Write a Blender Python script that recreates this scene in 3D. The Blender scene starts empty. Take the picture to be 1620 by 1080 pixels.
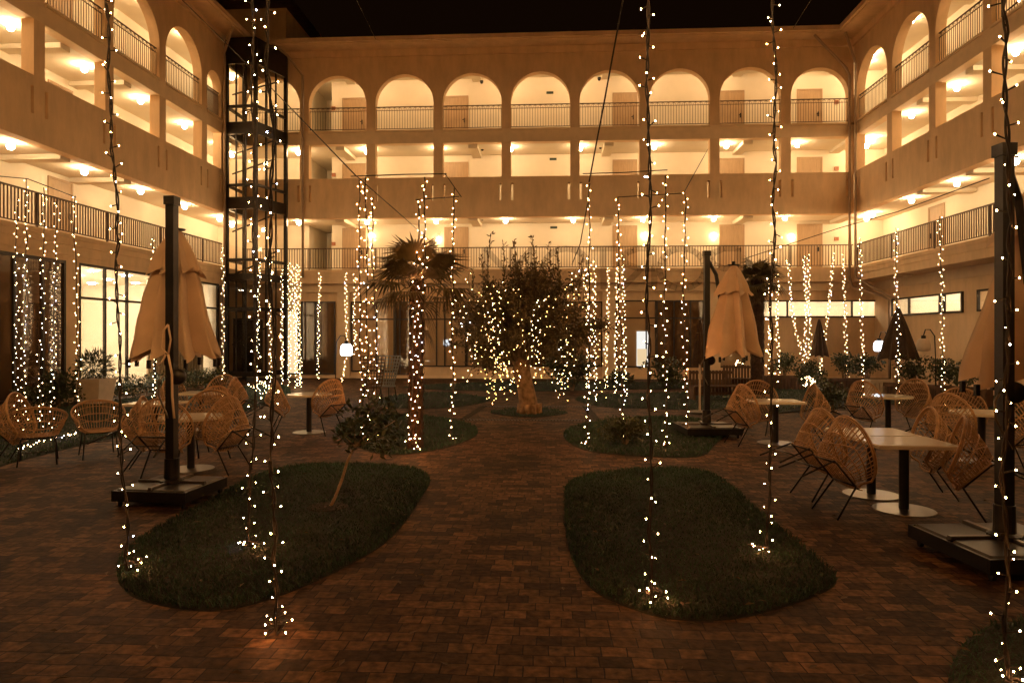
import bpy, math, random
from math import sin, cos, pi, radians as R, sqrt
from mathutils import Vector, Matrix
random.seed(7)
scene = bpy.context.scene
COL = scene.collection
V = Vector

# ------------------------------------------------------------------ camera geometry
H, F, HY, YAW = 1.9, 1109.0, 530.0, 0.057
cy_, sy_ = cos(YAW), sin(YAW)
def ray(px, py=HY):
    a = (px - 810) / F
    return -sy_ + a * cy_, cy_ + a * sy_, (HY - py) / F
def G(px, py, z=0.0):                     # a point on the ground seen at a pixel
    x, y, k = ray(px, py); t = (z - H) / k
    return Vector((x * t, y * t, z))
def PT(px, py, t):                        # a point at distance t
    x, y, k = ray(px, py)
    return Vector((x * t, y * t, H + k * t))
def onY(px, py, Y):
    x, y, k = ray(px, py); t = Y / y
    return x * t, H + k * t
def onX(px, py, X):
    x, y, k = ray(px, py); t = X / x
    return y * t, H + k * t
def depth(py): return H * F / (py - HY)

# ------------------------------------------------------------------ mesh builder
class MB:
    def __init__(s, T=None): s.v = []; s.f = []; s.m = []; s.T = T; s.cur = 0
    def add(s, vs, fs):
        o = len(s.v)
        if s.T: vs = [s.T(*p) for p in vs]
        s.v.extend([tuple(p) for p in vs])
        s.f.extend([tuple(i + o for i in q) for q in fs]); s.m.extend([s.cur] * len(fs))
        return s
    def box(s, x0, x1, y0, y1, z0, z1):
        return s.add([(x0,y0,z0),(x1,y0,z0),(x1,y1,z0),(x0,y1,z0),(x0,y0,z1),(x1,y0,z1),(x1,y1,z1),(x0,y1,z1)],
              [(0,3,2,1),(4,5,6,7),(0,1,5,4),(1,2,6,5),(2,3,7,6),(3,0,4,7)])
    def bev(s, x0, x1, y0, y1, z0, z1, b=.02):      # box with chamfered vertical and top edges
        def ring(k, z): return [(x0+k+b,y0+k,z),(x1-k-b,y0+k,z),(x1-k,y0+k+b,z),(x1-k,y1-k-b,z),(x1-k-b,y1-k,z),(x0+k+b,y1-k,z),(x0+k,y1-k-b,z),(x0+k,y0+k+b,z)]
        vs = ring(0,z0)+ring(0,z1-b)+ring(b,z1)
        fs = [tuple(range(7,-1,-1)), tuple(range(16,24))]
        for r in (0, 8):
            for i in range(8): j=(i+1)%8; fs.append((r+i,r+j,r+8+j,r+8+i))
        return s.add(vs, fs)
    def quad(s, a, b, c, d): return s.add([a,b,c,d],[(0,1,2,3)])
    def tube(s, pts, r, n=6, closed=False, cap=True):
        pts = [Vector(p) for p in pts]; N = len(pts)
        rs = r if isinstance(r,(list,tuple)) else [r]*N
        vs=[]; fs=[]; prev=None
        for i,p in enumerate(pts):
            if closed: d = pts[(i+1)%N]-pts[i-1]
            else: d = pts[min(i+1,N-1)]-pts[max(i-1,0)]
            if d.length<1e-9: d=Vector((0,0,1))
            d.normalize()
            if prev is None:
                u = d.orthogonal().normalized()
            else:
                u = prev - d*prev.dot(d)
                u = u.normalized() if u.length>1e-6 else d.orthogonal().normalized()
            prev=u; w=d.cross(u)
            for k in range(n):
                a=2*pi*k/n; vs.append(p+(u*cos(a)+w*sin(a))*rs[i])
        M = N if closed else N-1
        for i in range(M):
            j=(i+1)%N
            for k in range(n):
                l=(k+1)%n; fs.append((i*n+k,i*n+l,j*n+l,j*n+k))
        if cap and not closed:
            fs.append(tuple(range(n-1,-1,-1))); fs.append(tuple((N-1)*n+k for k in range(n)))
        return s.add(vs,fs)
    def lathe(s, prof, n=20, c=(0,0,0)):
        vs=[]; fs=[]
        for r,z in prof:
            for k in range(n):
                a=2*pi*k/n; vs.append((c[0]+r*cos(a),c[1]+r*sin(a),c[2]+z))
        for i in range(len(prof)-1):
            for k in range(n):
                l=(k+1)%n; fs.append((i*n+k,i*n+l,(i+1)*n+l,(i+1)*n+k))
        if prof[0][0]>1e-4: fs.append(tuple(range(n-1,-1,-1)))
        if prof[-1][0]>1e-4: fs.append(tuple((len(prof)-1)*n+k for k in range(n)))
        return s.add(vs,fs)
    def octa(s, c, r, rz=None):
        rz = rz or r; x,y,z=c
        return s.add([(x+r,y,z),(x,y+r,z),(x-r,y,z),(x,y-r,z),(x,y,z+rz),(x,y,z-rz)],
              [(0,1,4),(1,2,4),(2,3,4),(3,0,4),(1,0,5),(2,1,5),(3,2,5),(0,3,5)])
    def build(s, name, mats, parent=None, loc=None, smooth=False):
        me = bpy.data.meshes.new(name); me.from_pydata(s.v, [], s.f)
        mats = mats if isinstance(mats,(list,tuple)) else [mats]
        for m in mats: me.materials.append(m)
        if len(mats)>1: me.polygons.foreach_set('material_index', s.m)
        if smooth: me.polygons.foreach_set('use_smooth',[True]*len(me.polygons))
        me.update()
        o = bpy.data.objects.new(name, me); COL.objects.link(o)
        if parent is not None: o.parent = parent
        if loc is not None: o.location = loc
        return o

def tag(o, label=None, cat=None, group=None, kind=None):
    if label: o['label']=label
    if cat: o['category']=cat
    if group: o['group']=group
    if kind: o['kind']=kind
    return o
def empty(name, loc=(0,0,0), rot=(0,0,0), label=None, cat=None, group=None):
    o = bpy.data.objects.new(name,None); COL.objects.link(o); o.location=loc; o.rotation_euler=rot
    o.empty_display_size=.1
    return tag(o,label,cat,group)
KIDS = {}
def clone(o, parent=None):
    c=o.copy(); COL.objects.link(c)
    if parent is not None: c.parent=parent
    for ch in list(o.children): clone(ch,c)
    return c

# ------------------------------------------------------------------ materials
def new(name):
    m=bpy.data.materials.new(name); m.use_nodes=True; nt=m.node_tree; nt.nodes.clear()
    out=nt.nodes.new('ShaderNodeOutputMaterial'); return m,nt,out
def L(nt,a,b): nt.links.new(a,b)
def mat(name, col, rough=.7, metal=0, var=.15, scale=6, bump=0, bscale=40, spec=.5, stretch=None):
    m,nt,out=new(name); N=nt.nodes
    p=N.new('ShaderNodeBsdfPrincipled'); p.inputs['Roughness'].default_value=rough; p.inputs['Metallic'].default_value=metal
    p.inputs['Specular IOR Level'].default_value=spec
    tc=N.new('ShaderNodeTexCoord'); vec=tc.outputs['Object']
    if stretch:
        mp=N.new('ShaderNodeMapping'); mp.inputs['Scale'].default_value=stretch; L(nt,vec,mp.inputs[0]); vec=mp.outputs[0]
    n=N.new('ShaderNodeTexNoise'); n.inputs['Scale'].default_value=scale; n.inputs['Detail'].default_value=5; L(nt,vec,n.inputs['Vector'])
    r=N.new('ShaderNodeValToRGB')
    r.color_ramp.elements[0].position=.3; r.color_ramp.elements[1].position=.7
    r.color_ramp.elements[0].color=(*[c*(1-var) for c in col],1); r.color_ramp.elements[1].color=(*[min(1,c*(1+var)) for c in col],1)
    L(nt,n.outputs['Fac'],r.inputs[0]); L(nt,r.outputs[0],p.inputs['Base Color'])
    if bump:
        b=N.new('ShaderNodeBump'); b.inputs['Strength'].default_value=bump; b.inputs['Distance'].default_value=.02
        n2=N.new('ShaderNodeTexNoise'); n2.inputs['Scale'].default_value=bscale; n2.inputs['Detail'].default_value=4; L(nt,vec,n2.inputs['Vector'])
        L(nt,n2.outputs['Fac'],b.inputs['Height']); L(nt,b.outputs[0],p.inputs['Normal'])
    L(nt,p.outputs[0],out.inputs[0]); return m
def emit(name,col,s,spec=True):
    m,nt,out=new(name); e=nt.nodes.new('ShaderNodeEmission'); e.inputs[0].default_value=(*col,1); e.inputs[1].default_value=s
    L(nt,e.outputs[0],out.inputs[0]); return m
def glass(name, tint, trans, rough=.02):
    m,nt,out=new(name); N=nt.nodes
    t=N.new('ShaderNodeBsdfTransparent'); t.inputs[0].default_value=(*[c*trans for c in tint],1)
    g=N.new('ShaderNodeBsdfGlossy'); g.inputs['Roughness'].default_value=rough; g.inputs[0].default_value=(.9,.9,.9,1)
    lw=N.new('ShaderNodeLayerWeight'); lw.inputs[0].default_value=.5
    pw=N.new('ShaderNodeMath'); pw.operation='POWER'; pw.inputs[1].default_value=4; L(nt,lw.outputs['Facing'],pw.inputs[0])
    ma=N.new('ShaderNodeMath'); ma.operation='MULTIPLY_ADD'; ma.inputs[1].default_value=.8; ma.inputs[2].default_value=.06; L(nt,pw.outputs[0],ma.inputs[0])
    mx=N.new('ShaderNodeMixShader'); L(nt,ma.outputs[0],mx.inputs[0]); L(nt,t.outputs[0],mx.inputs[1]); L(nt,g.outputs[0],mx.inputs[2])
    L(nt,mx.outputs[0],out.inputs[0]); return m
def darkglass(name,col,rough=.03,spec=1.0):
    m,nt,out=new(name); N=nt.nodes
    p=N.new('ShaderNodeBsdfPrincipled'); p.inputs['Base Color'].default_value=(*col,1); p.inputs['Roughness'].default_value=rough
    p.inputs['Specular IOR Level'].default_value=spec; p.inputs['IOR'].default_value=1.7
    tc=N.new('ShaderNodeTexCoord'); n=N.new('ShaderNodeTexNoise'); n.inputs['Scale'].default_value=1.3; L(nt,tc.outputs['Object'],n.inputs['Vector'])
    b=N.new('ShaderNodeBump'); b.inputs['Strength'].default_value=.03; L(nt,n.outputs['Fac'],b.inputs['Height']); L(nt,b.outputs[0],p.inputs['Normal'])
    L(nt,p.outputs[0],out.inputs[0]); return m

def plaster(name,col):
    m=mat(name,col,.9,var=.07,scale=.9,bump=.12,bscale=60); nt=m.node_tree; N=nt.nodes
    p=[n for n in N if n.type=='BSDF_PRINCIPLED'][0]; src=p.inputs['Base Color'].links[0].from_socket
    tc=[n for n in N if n.type=='TEX_COORD'][0]
    mp=N.new('ShaderNodeMapping'); mp.inputs['Scale'].default_value=(1.6,1.6,.45); L(nt,tc.outputs['Object'],mp.inputs[0])
    n=N.new('ShaderNodeTexNoise'); n.inputs['Scale'].default_value=1.6; n.inputs['Detail'].default_value=7; n.inputs['Roughness'].default_value=.65; L(nt,mp.outputs[0],n.inputs['Vector'])
    mr=N.new('ShaderNodeMapRange'); mr.inputs['From Min'].default_value=.35; mr.inputs['From Max'].default_value=.6; mr.inputs['To Min'].default_value=.90; mr.inputs['To Max'].default_value=1.04; L(nt,n.outputs['Fac'],mr.inputs[0])
    v=N.new('ShaderNodeVectorMath'); v.operation='SCALE'; L(nt,src,v.inputs[0]); L(nt,mr.outputs[0],v.inputs['Scale']); L(nt,v.outputs[0],p.inputs['Base Color'])
    return m
M={}
M['plaster']=plaster('plaster',(.77,.54,.32))
M['inner']=mat('inner_plaster',(.80,.72,.58),.9,var=.04,scale=1.5,bump=.05,bscale=50)
M['ceil']=mat('ceiling_plaster',(.80,.72,.58),.9,var=.04,scale=1.5)
M['floor']=mat('corridor_tile',(.45,.36,.27),.5,var=.1,scale=3)
M['trim']=mat('white_trim',(.78,.58,.36),.8,var=.06,scale=3)
M['roof']=mat('roof_tile',(.10,.05,.03),.8,var=.3,scale=4)
M['rail']=mat('rail_metal',(.10,.06,.035),.5,metal=.2,var=.2)
M['door']=mat('door_wood',(.42,.29,.17),.55,var=.12,scale=4,stretch=(6,6,.6))
M['door_dark']=mat('door_dark',(.12,.07,.04),.5,var=.1)
M['steel']=mat('steel',(.17,.145,.12),.34,metal=.9,var=.08)
M['black']=mat('black_metal',(.014,.012,.011),.38,metal=.3,var=.2,scale=20)
M['frame']=mat('window_frame',(.035,.024,.016),.45,metal=.3,var=.2)
M['elev']=mat('elevator_steel',(.03,.022,.016),.4,metal=.3,var=.2)
M['pipe']=mat('pipe_paint',(.42,.30,.20),.5,var=.1)
M['pane_dark']=darkglass('pane_dark',(.105,.056,.025))
M['pane_mid']=darkglass('pane_dim_interior',(.42,.27,.14))  # dim room glow behind the glass, put into the pane colour
M['glass']=glass('clear_glass',(.98,.95,.9),.93)
M['glass_smoke']=glass('smoked_glass',(.90,.84,.76),.80)
M['curtain']=mat('curtain',(.66,.58,.45),.9,var=.25,scale=2,stretch=(14,14,.1))
M['globe']=emit('globe_light',(1,.69,.365),205)
M['globe_fill']=emit('globe_fill_unseen',(1,.55,.20),1150)  # only for the added fill lamps behind the viewpoint
M['globe_dim']=emit('globe_small',(1,.62,.28),30)
M['sconce']=emit('sconce_light',(1,.66,.32),42)
M['bulb']=emit('bulb_warm',(1,.38,.11),300)
M['bulbt']=emit('bulb_amber',(1,.52,.15),46)
M['bulbw']=emit('bulb_white',(1,.66,.32),62)
M['bulbc']=emit('bulb_cool',(.55,.62,1),120)
M['litwin']=emit('lit_window',(1,.74,.42),.85)
M['litdoor']=emit('lit_doorway',(.95,.92,.85),1.0)
M['lantern']=emit('lantern_white',(.82,.92,1),9)
M['roomlamp']=emit('room_lamp',(1,.89,.70),150)
M['lobbylamp']=emit('lobby_lamp',(1,.90,.72),165)
M['wire']=mat('dark_cable',(.022,.014,.008),.6,var=.2)
M['rattan']=mat('rattan',(.43,.245,.112),.55,var=.3,scale=14,bump=.2,bscale=120)
M['tabletop']=mat('table_top',(.68,.58,.44),.16,var=.05,scale=5)
M['canvas']=mat('parasol_canvas',(.64,.46,.31),.95,var=.10,scale=3,bump=.25,bscale=220)
M['canvas_dark']=mat('parasol_dark',(.06,.035,.02),.95,var=.2,scale=5,bump=.2,bscale=150)
M['stone']=mat('weight_slab',(.030,.024,.020),.35,var=.2,scale=8)
M['leaf']=mat('leaf_green',(.050,.058,.022),.5,var=.45,scale=7)
M['leaf_olive']=mat('leaf_olive',(.13,.090,.040),.55,var=.5,scale=5)
M['leaf_palm']=mat('leaf_palm',(.11,.080,.034),.45,var=.4,scale=6)
M['leaf_dry']=mat('leaf_dry',(.10,.06,.025),.8,var=.4,scale=6)
M['bark']=mat('bark',(.20,.13,.075),.95,var=.45,scale=9,bump=.9,bscale=14)
M['bark_pale']=mat('bark_pale',(.42,.30,.19),.9,var=.3,scale=9,bump=.4)
M['bark_olive']=mat('bark_olive',(.25,.145,.07),.95,var=.6,scale=7,bump=1.0,bscale=9)
M['bark_palm']=mat('bark_palm',(.05,.024,.012),1,var=.5,scale=14,bump=1.0,bscale=25)
M['pot']=mat('white_pot',(.62,.50,.38),.6,var=.08)
M['wood']=mat('planter_wood',(.10,.05,.025),.7,var=.35,scale=5,stretch=(3,3,.5))
M['soil']=mat('soil',(.030,.017,.010),1,var=.4,scale=12,bump=.6,bscale=30)
M['turf']=mat('turf_soil',(.014,.016,.010),1,var=.4,scale=9,bump=.5,bscale=60)
M['grass']=mat('grass_blade',(.025,.060,.032),.75,var=.4,scale=3)
M['lattice']=mat('lattice_grey',(.22,.24,.25),.5,var=.1)
M['lattice_brown']=mat('lattice_brown',(.09,.05,.03),.6,var=.1)
M['grate']=mat('drain_grate',(.030,.018,.010),.6,var=.3,scale=30)
M['red']=mat('alarm_red',(.34,.12,.05),.5)
M['sign_green']=mat('exit_green',(.03,.05,.035),.5)

def paving_mat():
    m,nt,out=new('brick_paving'); N=nt.nodes
    p=N.new('ShaderNodeBsdfPrincipled'); tc=N.new('ShaderNodeTexCoord')
    wn=N.new('ShaderNodeTexNoise'); wn.inputs['Scale'].default_value=2.2; L(nt,tc.outputs['Object'],wn.inputs['Vector'])
    ws=N.new('ShaderNodeVectorMath'); ws.operation='SCALE'; ws.inputs['Scale'].default_value=.035; L(nt,wn.outputs['Color'],ws.inputs[0])
    av=N.new('ShaderNodeVectorMath'); av.operation='ADD'; L(nt,tc.outputs['Object'],av.inputs[0]); L(nt,ws.outputs[0],av.inputs[1])
    br=N.new('ShaderNodeTexBrick'); L(nt,av.outputs[0],br.inputs['Vector'])
    br.offset=.5; br.offset_frequency=2; br.squash=1.25; br.squash_frequency=3
    br.inputs['Scale'].default_value=1; br.inputs['Brick Width'].default_value=.155; br.inputs['Row Height'].default_value=.135
    br.inputs['Mortar Size'].default_value=.0045; br.inputs['Mortar Smooth'].default_value=.25; br.inputs['Bias'].default_value=-.15
    br.inputs['Color1'].default_value=(.038,.0185,.0085,1); br.inputs['Color2'].default_value=(.162,.082,.035,1); br.inputs['Mortar'].default_value=(.010,.006,.004,1)
    n=N.new('ShaderNodeTexNoise'); n.inputs['Scale'].default_value=.8; n.inputs['Detail'].default_value=6; L(nt,tc.outputs['Object'],n.inputs['Vector'])
    n3=N.new('ShaderNodeTexNoise'); n3.inputs['Scale'].default_value=17; n3.inputs['Detail'].default_value=5; L(nt,tc.outputs['Object'],n3.inputs['Vector'])
    mr=N.new('ShaderNodeMapRange'); mr.inputs['From Min'].default_value=.3; mr.inputs['From Max'].default_value=.7; mr.inputs['To Min'].default_value=.65; mr.inputs['To Max'].default_value=1.25; L(nt,n.outputs['Fac'],mr.inputs[0])
    mr3=N.new('ShaderNodeMapRange'); mr3.inputs['From Min'].default_value=.28; mr3.inputs['From Max'].default_value=.72; mr3.inputs['To Min'].default_value=.30; mr3.inputs['To Max'].default_value=1.75; L(nt,n3.outputs['Fac'],mr3.inputs[0])
    mm=N.new('ShaderNodeMath'); mm.operation='MULTIPLY'; L(nt,mr.outputs[0],mm.inputs[0]); L(nt,mr3.outputs[0],mm.inputs[1])
    vm=N.new('ShaderNodeVectorMath'); vm.operation='SCALE'; L(nt,br.outputs['Color'],vm.inputs[0]); L(nt,mm.outputs[0],vm.inputs['Scale'])
    L(nt,vm.outputs[0],p.inputs['Base Color']); p.inputs['Roughness'].default_value=.7; p.inputs['Specular IOR Level'].default_value=.14
    inv=N.new('ShaderNodeMath'); inv.operation='MULTIPLY_ADD'; inv.inputs[1].default_value=-1; L(nt,br.outputs['Fac'],inv.inputs[0])
    ns=N.new('ShaderNodeMath'); ns.operation='MULTIPLY'; ns.inputs[1].default_value=.35; L(nt,n3.outputs['Fac'],ns.inputs[0]); L(nt,ns.outputs[0],inv.inputs[2])
    b=N.new('ShaderNodeBump'); b.inputs['Strength'].default_value=1.0; b.inputs['Distance'].default_value=.02; L(nt,inv.outputs[0],b.inputs['Height']); L(nt,b.outputs[0],p.inputs['Normal'])
    L(nt,p.outputs[0],out.inputs[0]); return m
M['paving']=paving_mat()
def letter_mat():
    m,nt,out=new('sign_film'); N=nt.nodes
    t=N.new('ShaderNodeBsdfTransparent'); d=N.new('ShaderNodeBsdfDiffuse'); d.inputs[0].default_value=(.10,.05,.025,1)
    mx=N.new('ShaderNodeMixShader'); mx.inputs[0].default_value=.34; L(nt,t.outputs[0],mx.inputs[1]); L(nt,d.outputs[0],mx.inputs[2]); L(nt,mx.outputs[0],out.inputs[0]); return m
M['letter']=letter_mat()

# ------------------------------------------------------------------ setting: ground
def holed(m,s0,s1,d0,d1,z0,z1,holes):
    s=s0
    for a,b,za,zb in sorted(holes):
        m.box(s,a,d0,d1,z0,z1); m.box(a,b,d0,d1,z0,za); m.box(a,b,d0,d1,zb,z1); s=b
    m.box(s,s1,d0,d1,z0,z1)
def room(T,a,b,d0,dp,zf,zc,root,lamps):
    m=MB(T); m.box(a-.02,b+.02,d0+dp,d0+dp+.1,zf,zc); m.box(a-.12,a-.02,d0,d0+dp,zf,zc); m.box(b+.02,b+.12,d0,d0+dp,zf,zc); m.box(a-.12,b+.12,d0,d0+dp,zc,zc+.06); m.box(a-.12,b+.12,d0,d0+dp,zf-.1,zf)
    m.build('room_wall',M['inner'],root)
    for i in range(lamps):
        for j in (0.3,.75):
            q=MB(); q.lathe([(.11,0),(.11,.025)],12,T(a+(i+.5)*(b-a)/lamps,d0+dp*j,zc-.03)); q.build('room_lamp',M['roomlamp'],root)
g=MB(); g.quad((-45,-25,0),(45,-25,0),(45,60,0),(-45,60,0))
tag(g.build('paving',M['paving']),kind='structure')

# ------------------------------------------------------------------ hotel wings
B=2.95; D=30.1; XR=12.61; XL=-13.58; X0=-10.82
Z_S0,Z_F1,Z_C1,Z_F2,Z_PT,Z_C2,Z_F3,Z_SP,Z_C3,Z_TOP=4.15,4.71,7.05,7.72,8.72,10.21,10.78,11.93,13.75,14.25
PW=.40; TH=.35; CD=2.2
def wing(name,T,s_lo,s_hi,pillars,label,vis,lamps,beams,recess=None,f1_lo=None,f1_hi=None,side=None,gsrc=None):
    """T maps (along, into the building, up) to the world; vis(s) says whether a bay is worth its details."""
    root=empty(name,(0,0,0),label=label,cat='building')
    ps=[p for p in pillars if s_lo-.3<=p<=s_hi+.3]
    # slabs and ceilings
    m=MB(T)
    e_lo,e_hi=(s_lo-CD,s_hi+CD) if side is None else (s_lo,side)
    m.box(e_lo,e_hi,0,CD,Z_S0,Z_F1)
    m.box(s_lo,s_hi,-.03,0,Z_S0+.28,Z_F1-.10); m.box(s_lo,s_hi,-.06,0,Z_F1-.10,Z_F1+.03)
    m.build('floor_slab',M['plaster'],root)
    m=MB(T)
    c_hi=e_hi if side is None else side+TH
    for a,b in ((Z_C1,Z_F2),(Z_C2,Z_F3)): m.box(e_lo,c_hi,TH,CD,a,b)
    m.box(e_lo,c_hi,TH,CD,Z_C3,Z_TOP-.02)
    m.build('corridor_ceiling',M['ceil'],root)
    # corridor back wall
    m=MB(T); segs=[(e_lo,e_hi if side is None else side+CD)]
    if recess: segs=[(s_lo-CD,recess[0]),(recess[1],s_hi+CD)]
    for a,b in segs: m.box(a,b,CD,CD+.2,Z_S0,Z_TOP)
    if recess:
        m.box(recess[0],recess[1],CD+2.6,CD+2.8,Z_S0,Z_TOP)
        m.box(recess[0]-.2,recess[0],CD+.2,CD+2.8,Z_S0,Z_TOP); m.box(recess[1],recess[1]+.2,CD+.2,CD+2.8,Z_S0,Z_TOP)
        for a,b in ((Z_S0,Z_F1),(Z_C1,Z_F2),(Z_C2,Z_F3),(Z_C3,Z_TOP)): m.box(recess[0],recess[1],CD,CD+2.6,a,b)
    m.build('corridor_wall',M['inner'],root)
    # eave and roof
    q_hi=e_hi if side is None else side-.86
    m=MB(T); m.box(e_lo,q_hi,-.85,CD+3,Z_TOP,Z_TOP+.16); m.box(e_lo,q_hi-(.12 if side else 0),-.97,-.852,Z_TOP+.04,Z_TOP+.22)
    m.box(s_lo,s_hi,-.10,0,Z_TOP-.28,Z_TOP)
    m.build('eave',M['plaster'],root)
    m=MB(T); m.add([(e_lo,-.9,Z_TOP+.2),(e_hi,-.9,Z_TOP+.2),(e_hi,4,Z_TOP+1.3),(e_lo,4,Z_TOP+1.3)],[(0,1,2,3)])
    m.build('roof',M['roof'],root)
    # piers and arches of the upper storeys
    bays=list(zip(ps[:-1],ps[1:]))
    for p in ps:
        if not (s_lo-.01<=p<=s_hi+.01): continue
        m=MB(T); m.box(p-PW/2,p+PW/2,0,TH,Z_PT,Z_C2); m.box(p-PW/2,p+PW/2,0,TH,Z_F3,Z_SP); m.build('column',M['plaster'],root)
    for a,b in bays:
        x0,x1=a+PW/2,b-PW/2; c=(x0+x1)/2; r=(x1-x0)/2
        m=MB(T); n=24; pts=[(c-r*cos(pi*i/n),Z_SP+r*sin(pi*i/n)) for i in range(n+1)]
        for d in (0,TH):
            for i in range(n):
                (xa,za),(xb,zb)=pts[i],pts[i+1]
                m.quad((xa,d,za),(xb,d,zb),(xb,d,Z_TOP),(xa,d,Z_TOP))
            m.quad((a,d,Z_SP),(x0,d,Z_SP),(x0,d,Z_TOP),(a,d,Z_TOP)); m.quad((x1,d,Z_SP),(b,d,Z_SP),(b,d,Z_TOP),(x1,d,Z_TOP))
        for i in range(n):
            (xa,za),(xb,zb)=pts[i],pts[i+1]; m.quad((xa,0,za),(xb,0,zb),(xb,TH,zb),(xa,TH,za))
        m.build('arch',M['plaster'],root)
        # parapet with slots beside the piers
        m=MB(T); e0,e1=a+.20,b-.20; sl=.11
        m.box(a,b,0,TH,Z_C1-.06,Z_F2-.01); m.box(a,b,0,TH,Z_F2+.72,Z_PT)
        for q0,q1 in ((a,a+.20),(a+.20+sl,b-.20-sl),(b-.20,b)): m.box(q0,q1,0,TH,Z_F2-.01,Z_F2+.72)
        m.build('parapet',M['plaster'],root)
        m=MB(T); m.box(a,b,0,TH,Z_C2,Z_F3-.08); m.box(a+PW/2,b-PW/2,-.06,TH,Z_F3-.08,Z_F3); m.box(a-PW/2+.002,a+PW/2,0,TH,Z_F3-.08,Z_F3)
        m.build('slab_edge',M['trim'],root)
        if vis((a+b)/2):
            m=MB(T); zb,zt=Z_F3+.09,Z_F3+1.03
            m.box(x0,x1,.10,.14,zt,zt+.035); m.box(x0,x1,.105,.135,zb,zb+.025); m.box(x0,x1,.105,.135,zt-.14,zt-.12)
            nb=22
            for i in range(nb+1):
                x=x0+.02+(x1-x0-.04)*i/nb; m.box(x-.008,x+.008,.112,.128,zb+.025,zt-(.0 if i%2 else .12))
                if i<nb and i%2==0:
                    xm=x+(x1-x0-.04)/nb; w=(x1-x0-.04)/nb*.8
                    m.tube([(xm-w*cos(pi*k/5),.12,zt-.11+.10*sin(pi*k/5)) for k in range(6)],.007,4)
            m.build('railing',M['rail'],root)
    # first floor balustrade, open along its whole length
    lo=f1_lo if f1_lo is not None else s_lo; hi=f1_hi if f1_hi is not None else s_hi
    s=lo
    while s<hi-.05:
        e=min(s+B,hi)
        if vis((s+e)/2):
            m=MB(T); zb,zt=Z_F1+.10,Z_F1+.95
            m.box(s,e,.05,.10,zt,zt+.04); m.box(s,e,.06,.09,zb,zb+.03)
            nb=max(2,int((e-s)/.115))
            for i in range(nb):
                x=s+(i+.5)*(e-s)/nb; m.box(x-.011,x+.011,.06,.09,zb+.03,zt)
            m.box(s-.02,s+.02,.05,.10,Z_F1+.03,zt)
            m.build('railing',M['rail'],root)
        s=e
    for s in beams:
        for z in (Z_C1,Z_C2,Z_C3): m=MB(T); m.box(s-.20,s+.20,TH+.002,CD-.002,z-.15,z-.002); m.build('beam',M['inner'],root)
    for s,d,z in lamps: globe(T,s,d,z,root,gsrc)
    return root
globe_src=[None]
def globe(T,s,d,z,root,gm=None):
    p=T(s,d,z)
    if globe_src[0] is None:
        m=MB(); m.lathe([(.0,-.095),(.05,-.083),(.083,-.046),(.095,0),(.083,.046),(.055,.085)],14); o=m.build('globe_lamp',M['globe'],root,smooth=True)
        m=MB(); m.lathe([(.065,.0),(.065,.05),(.075,.06)],12); f=m.build('lamp_base',M['trim'],o,loc=(0,0,.09)); globe_src[0]=o
    else:
        o=clone(globe_src[0],root)
    o.location=p
    if gm:
        o.data=o.data.copy(); o.data.materials[0]=M[gm]
def door(T,s,z,root,w=.98,h=2.12,d=CD,dark=False):
    m=MB(T); f=.07
    m.box(s-w/2-f,s-w/2,d-.05,d-.002,z,z+h+f); m.box(s+w/2,s+w/2+f,d-.05,d-.002,z,z+h+f); m.box(s-w/2,s+w/2,d-.05,d-.002,z+h,z+h+f)
    m.box(s-w/2,s+w/2,d-.025,d-.002,z,z+h)
    m.box(s-w/2+.14,s+w/2-.14,d-.035,d-.025,z+.25,z+.95); m.box(s-w/2+.14,s+w/2-.14,d-.035,d-.025,z+1.1,z+h-.15)
    o=m.build('door',M['door_dark' if dark else 'door'],root)
    h_=MB(T); h_.box(s+w/2-.14,s+w/2-.09,d-.075,d-.025,z+.95,z+1.15); h_.box(s+w/2-.20,s+w/2-.09,d-.09,d-.075,z+1.05,z+1.08); h_.build('handle',M['black'],o)
    return o

TB=lambda s,d,z:(s,D+d,z)
TR=lambda s,d,z:(XR+d,s,z)
TL=lambda s,d,z:(XL-d,s,z)
ZL1,ZL2,ZL3=Z_C1-.13,Z_C2-.13,Z_C3-.13
pB=[X0+B*k for k in range(-1,8)]+[XR]
lampsB=[]
for px,py in ((473,346),(581,346),(690,346),(800,346),(907,346),(1017,346),(1129,346),(1242,346)): lampsB.append((onY(px,py,D+.7)[0],.7,ZL1))
for px in (472,580,694,808,918,1035,1149,1261): lampsB.append((onY(px,231,D+.8)[0],.8,ZL2))
for px in (470,580,690,803,912,1025,1140,1270): lampsB.append((onY(px,112,D+.8)[0],.8,ZL3))
for z in (ZL1,ZL2,ZL3): lampsB.append((XR+1.0,1.1,z)); lampsB.append((XL-1.0,1.1,z))
rc=(onY(489,300,D+CD)[0],onY(525,300,D+CD)[0])
WB=wing('hotel_wing',TB,XL,XR,pB,'rear hotel wing facing the camera, two arcaded storeys above a long open balcony',lambda s:s>-13,lampsB,[X0+B*(k+.5) for k in (0,2,4,6)]+[XR+.05],recess=rc)
pR=[27.0-B*k for k in range(0,9)]; pR=sorted([D-.05]+pR)
lampsR=[(s,.8,z) for s in [D+.1]+[27.0-B*k for k in range(0,9)] for z in (ZL1,ZL2,ZL3)]
WR=wing('hotel_wing',TR,pR[0],D,pR,'hotel wing down the right side of the courtyard, seen at a slant',lambda s:s>14,lampsR,[27.0-B*(k+.5) for k in range(0,5)],side=D)
pL=sorted([23.76-B*k for k in range(-1,8)]+[28.3])
lampsL=[(s,.8,z) for s in [29.6]+[23.76-B*k for k in range(-1,8)] for z in (ZL1,ZL2,ZL3)]
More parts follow.
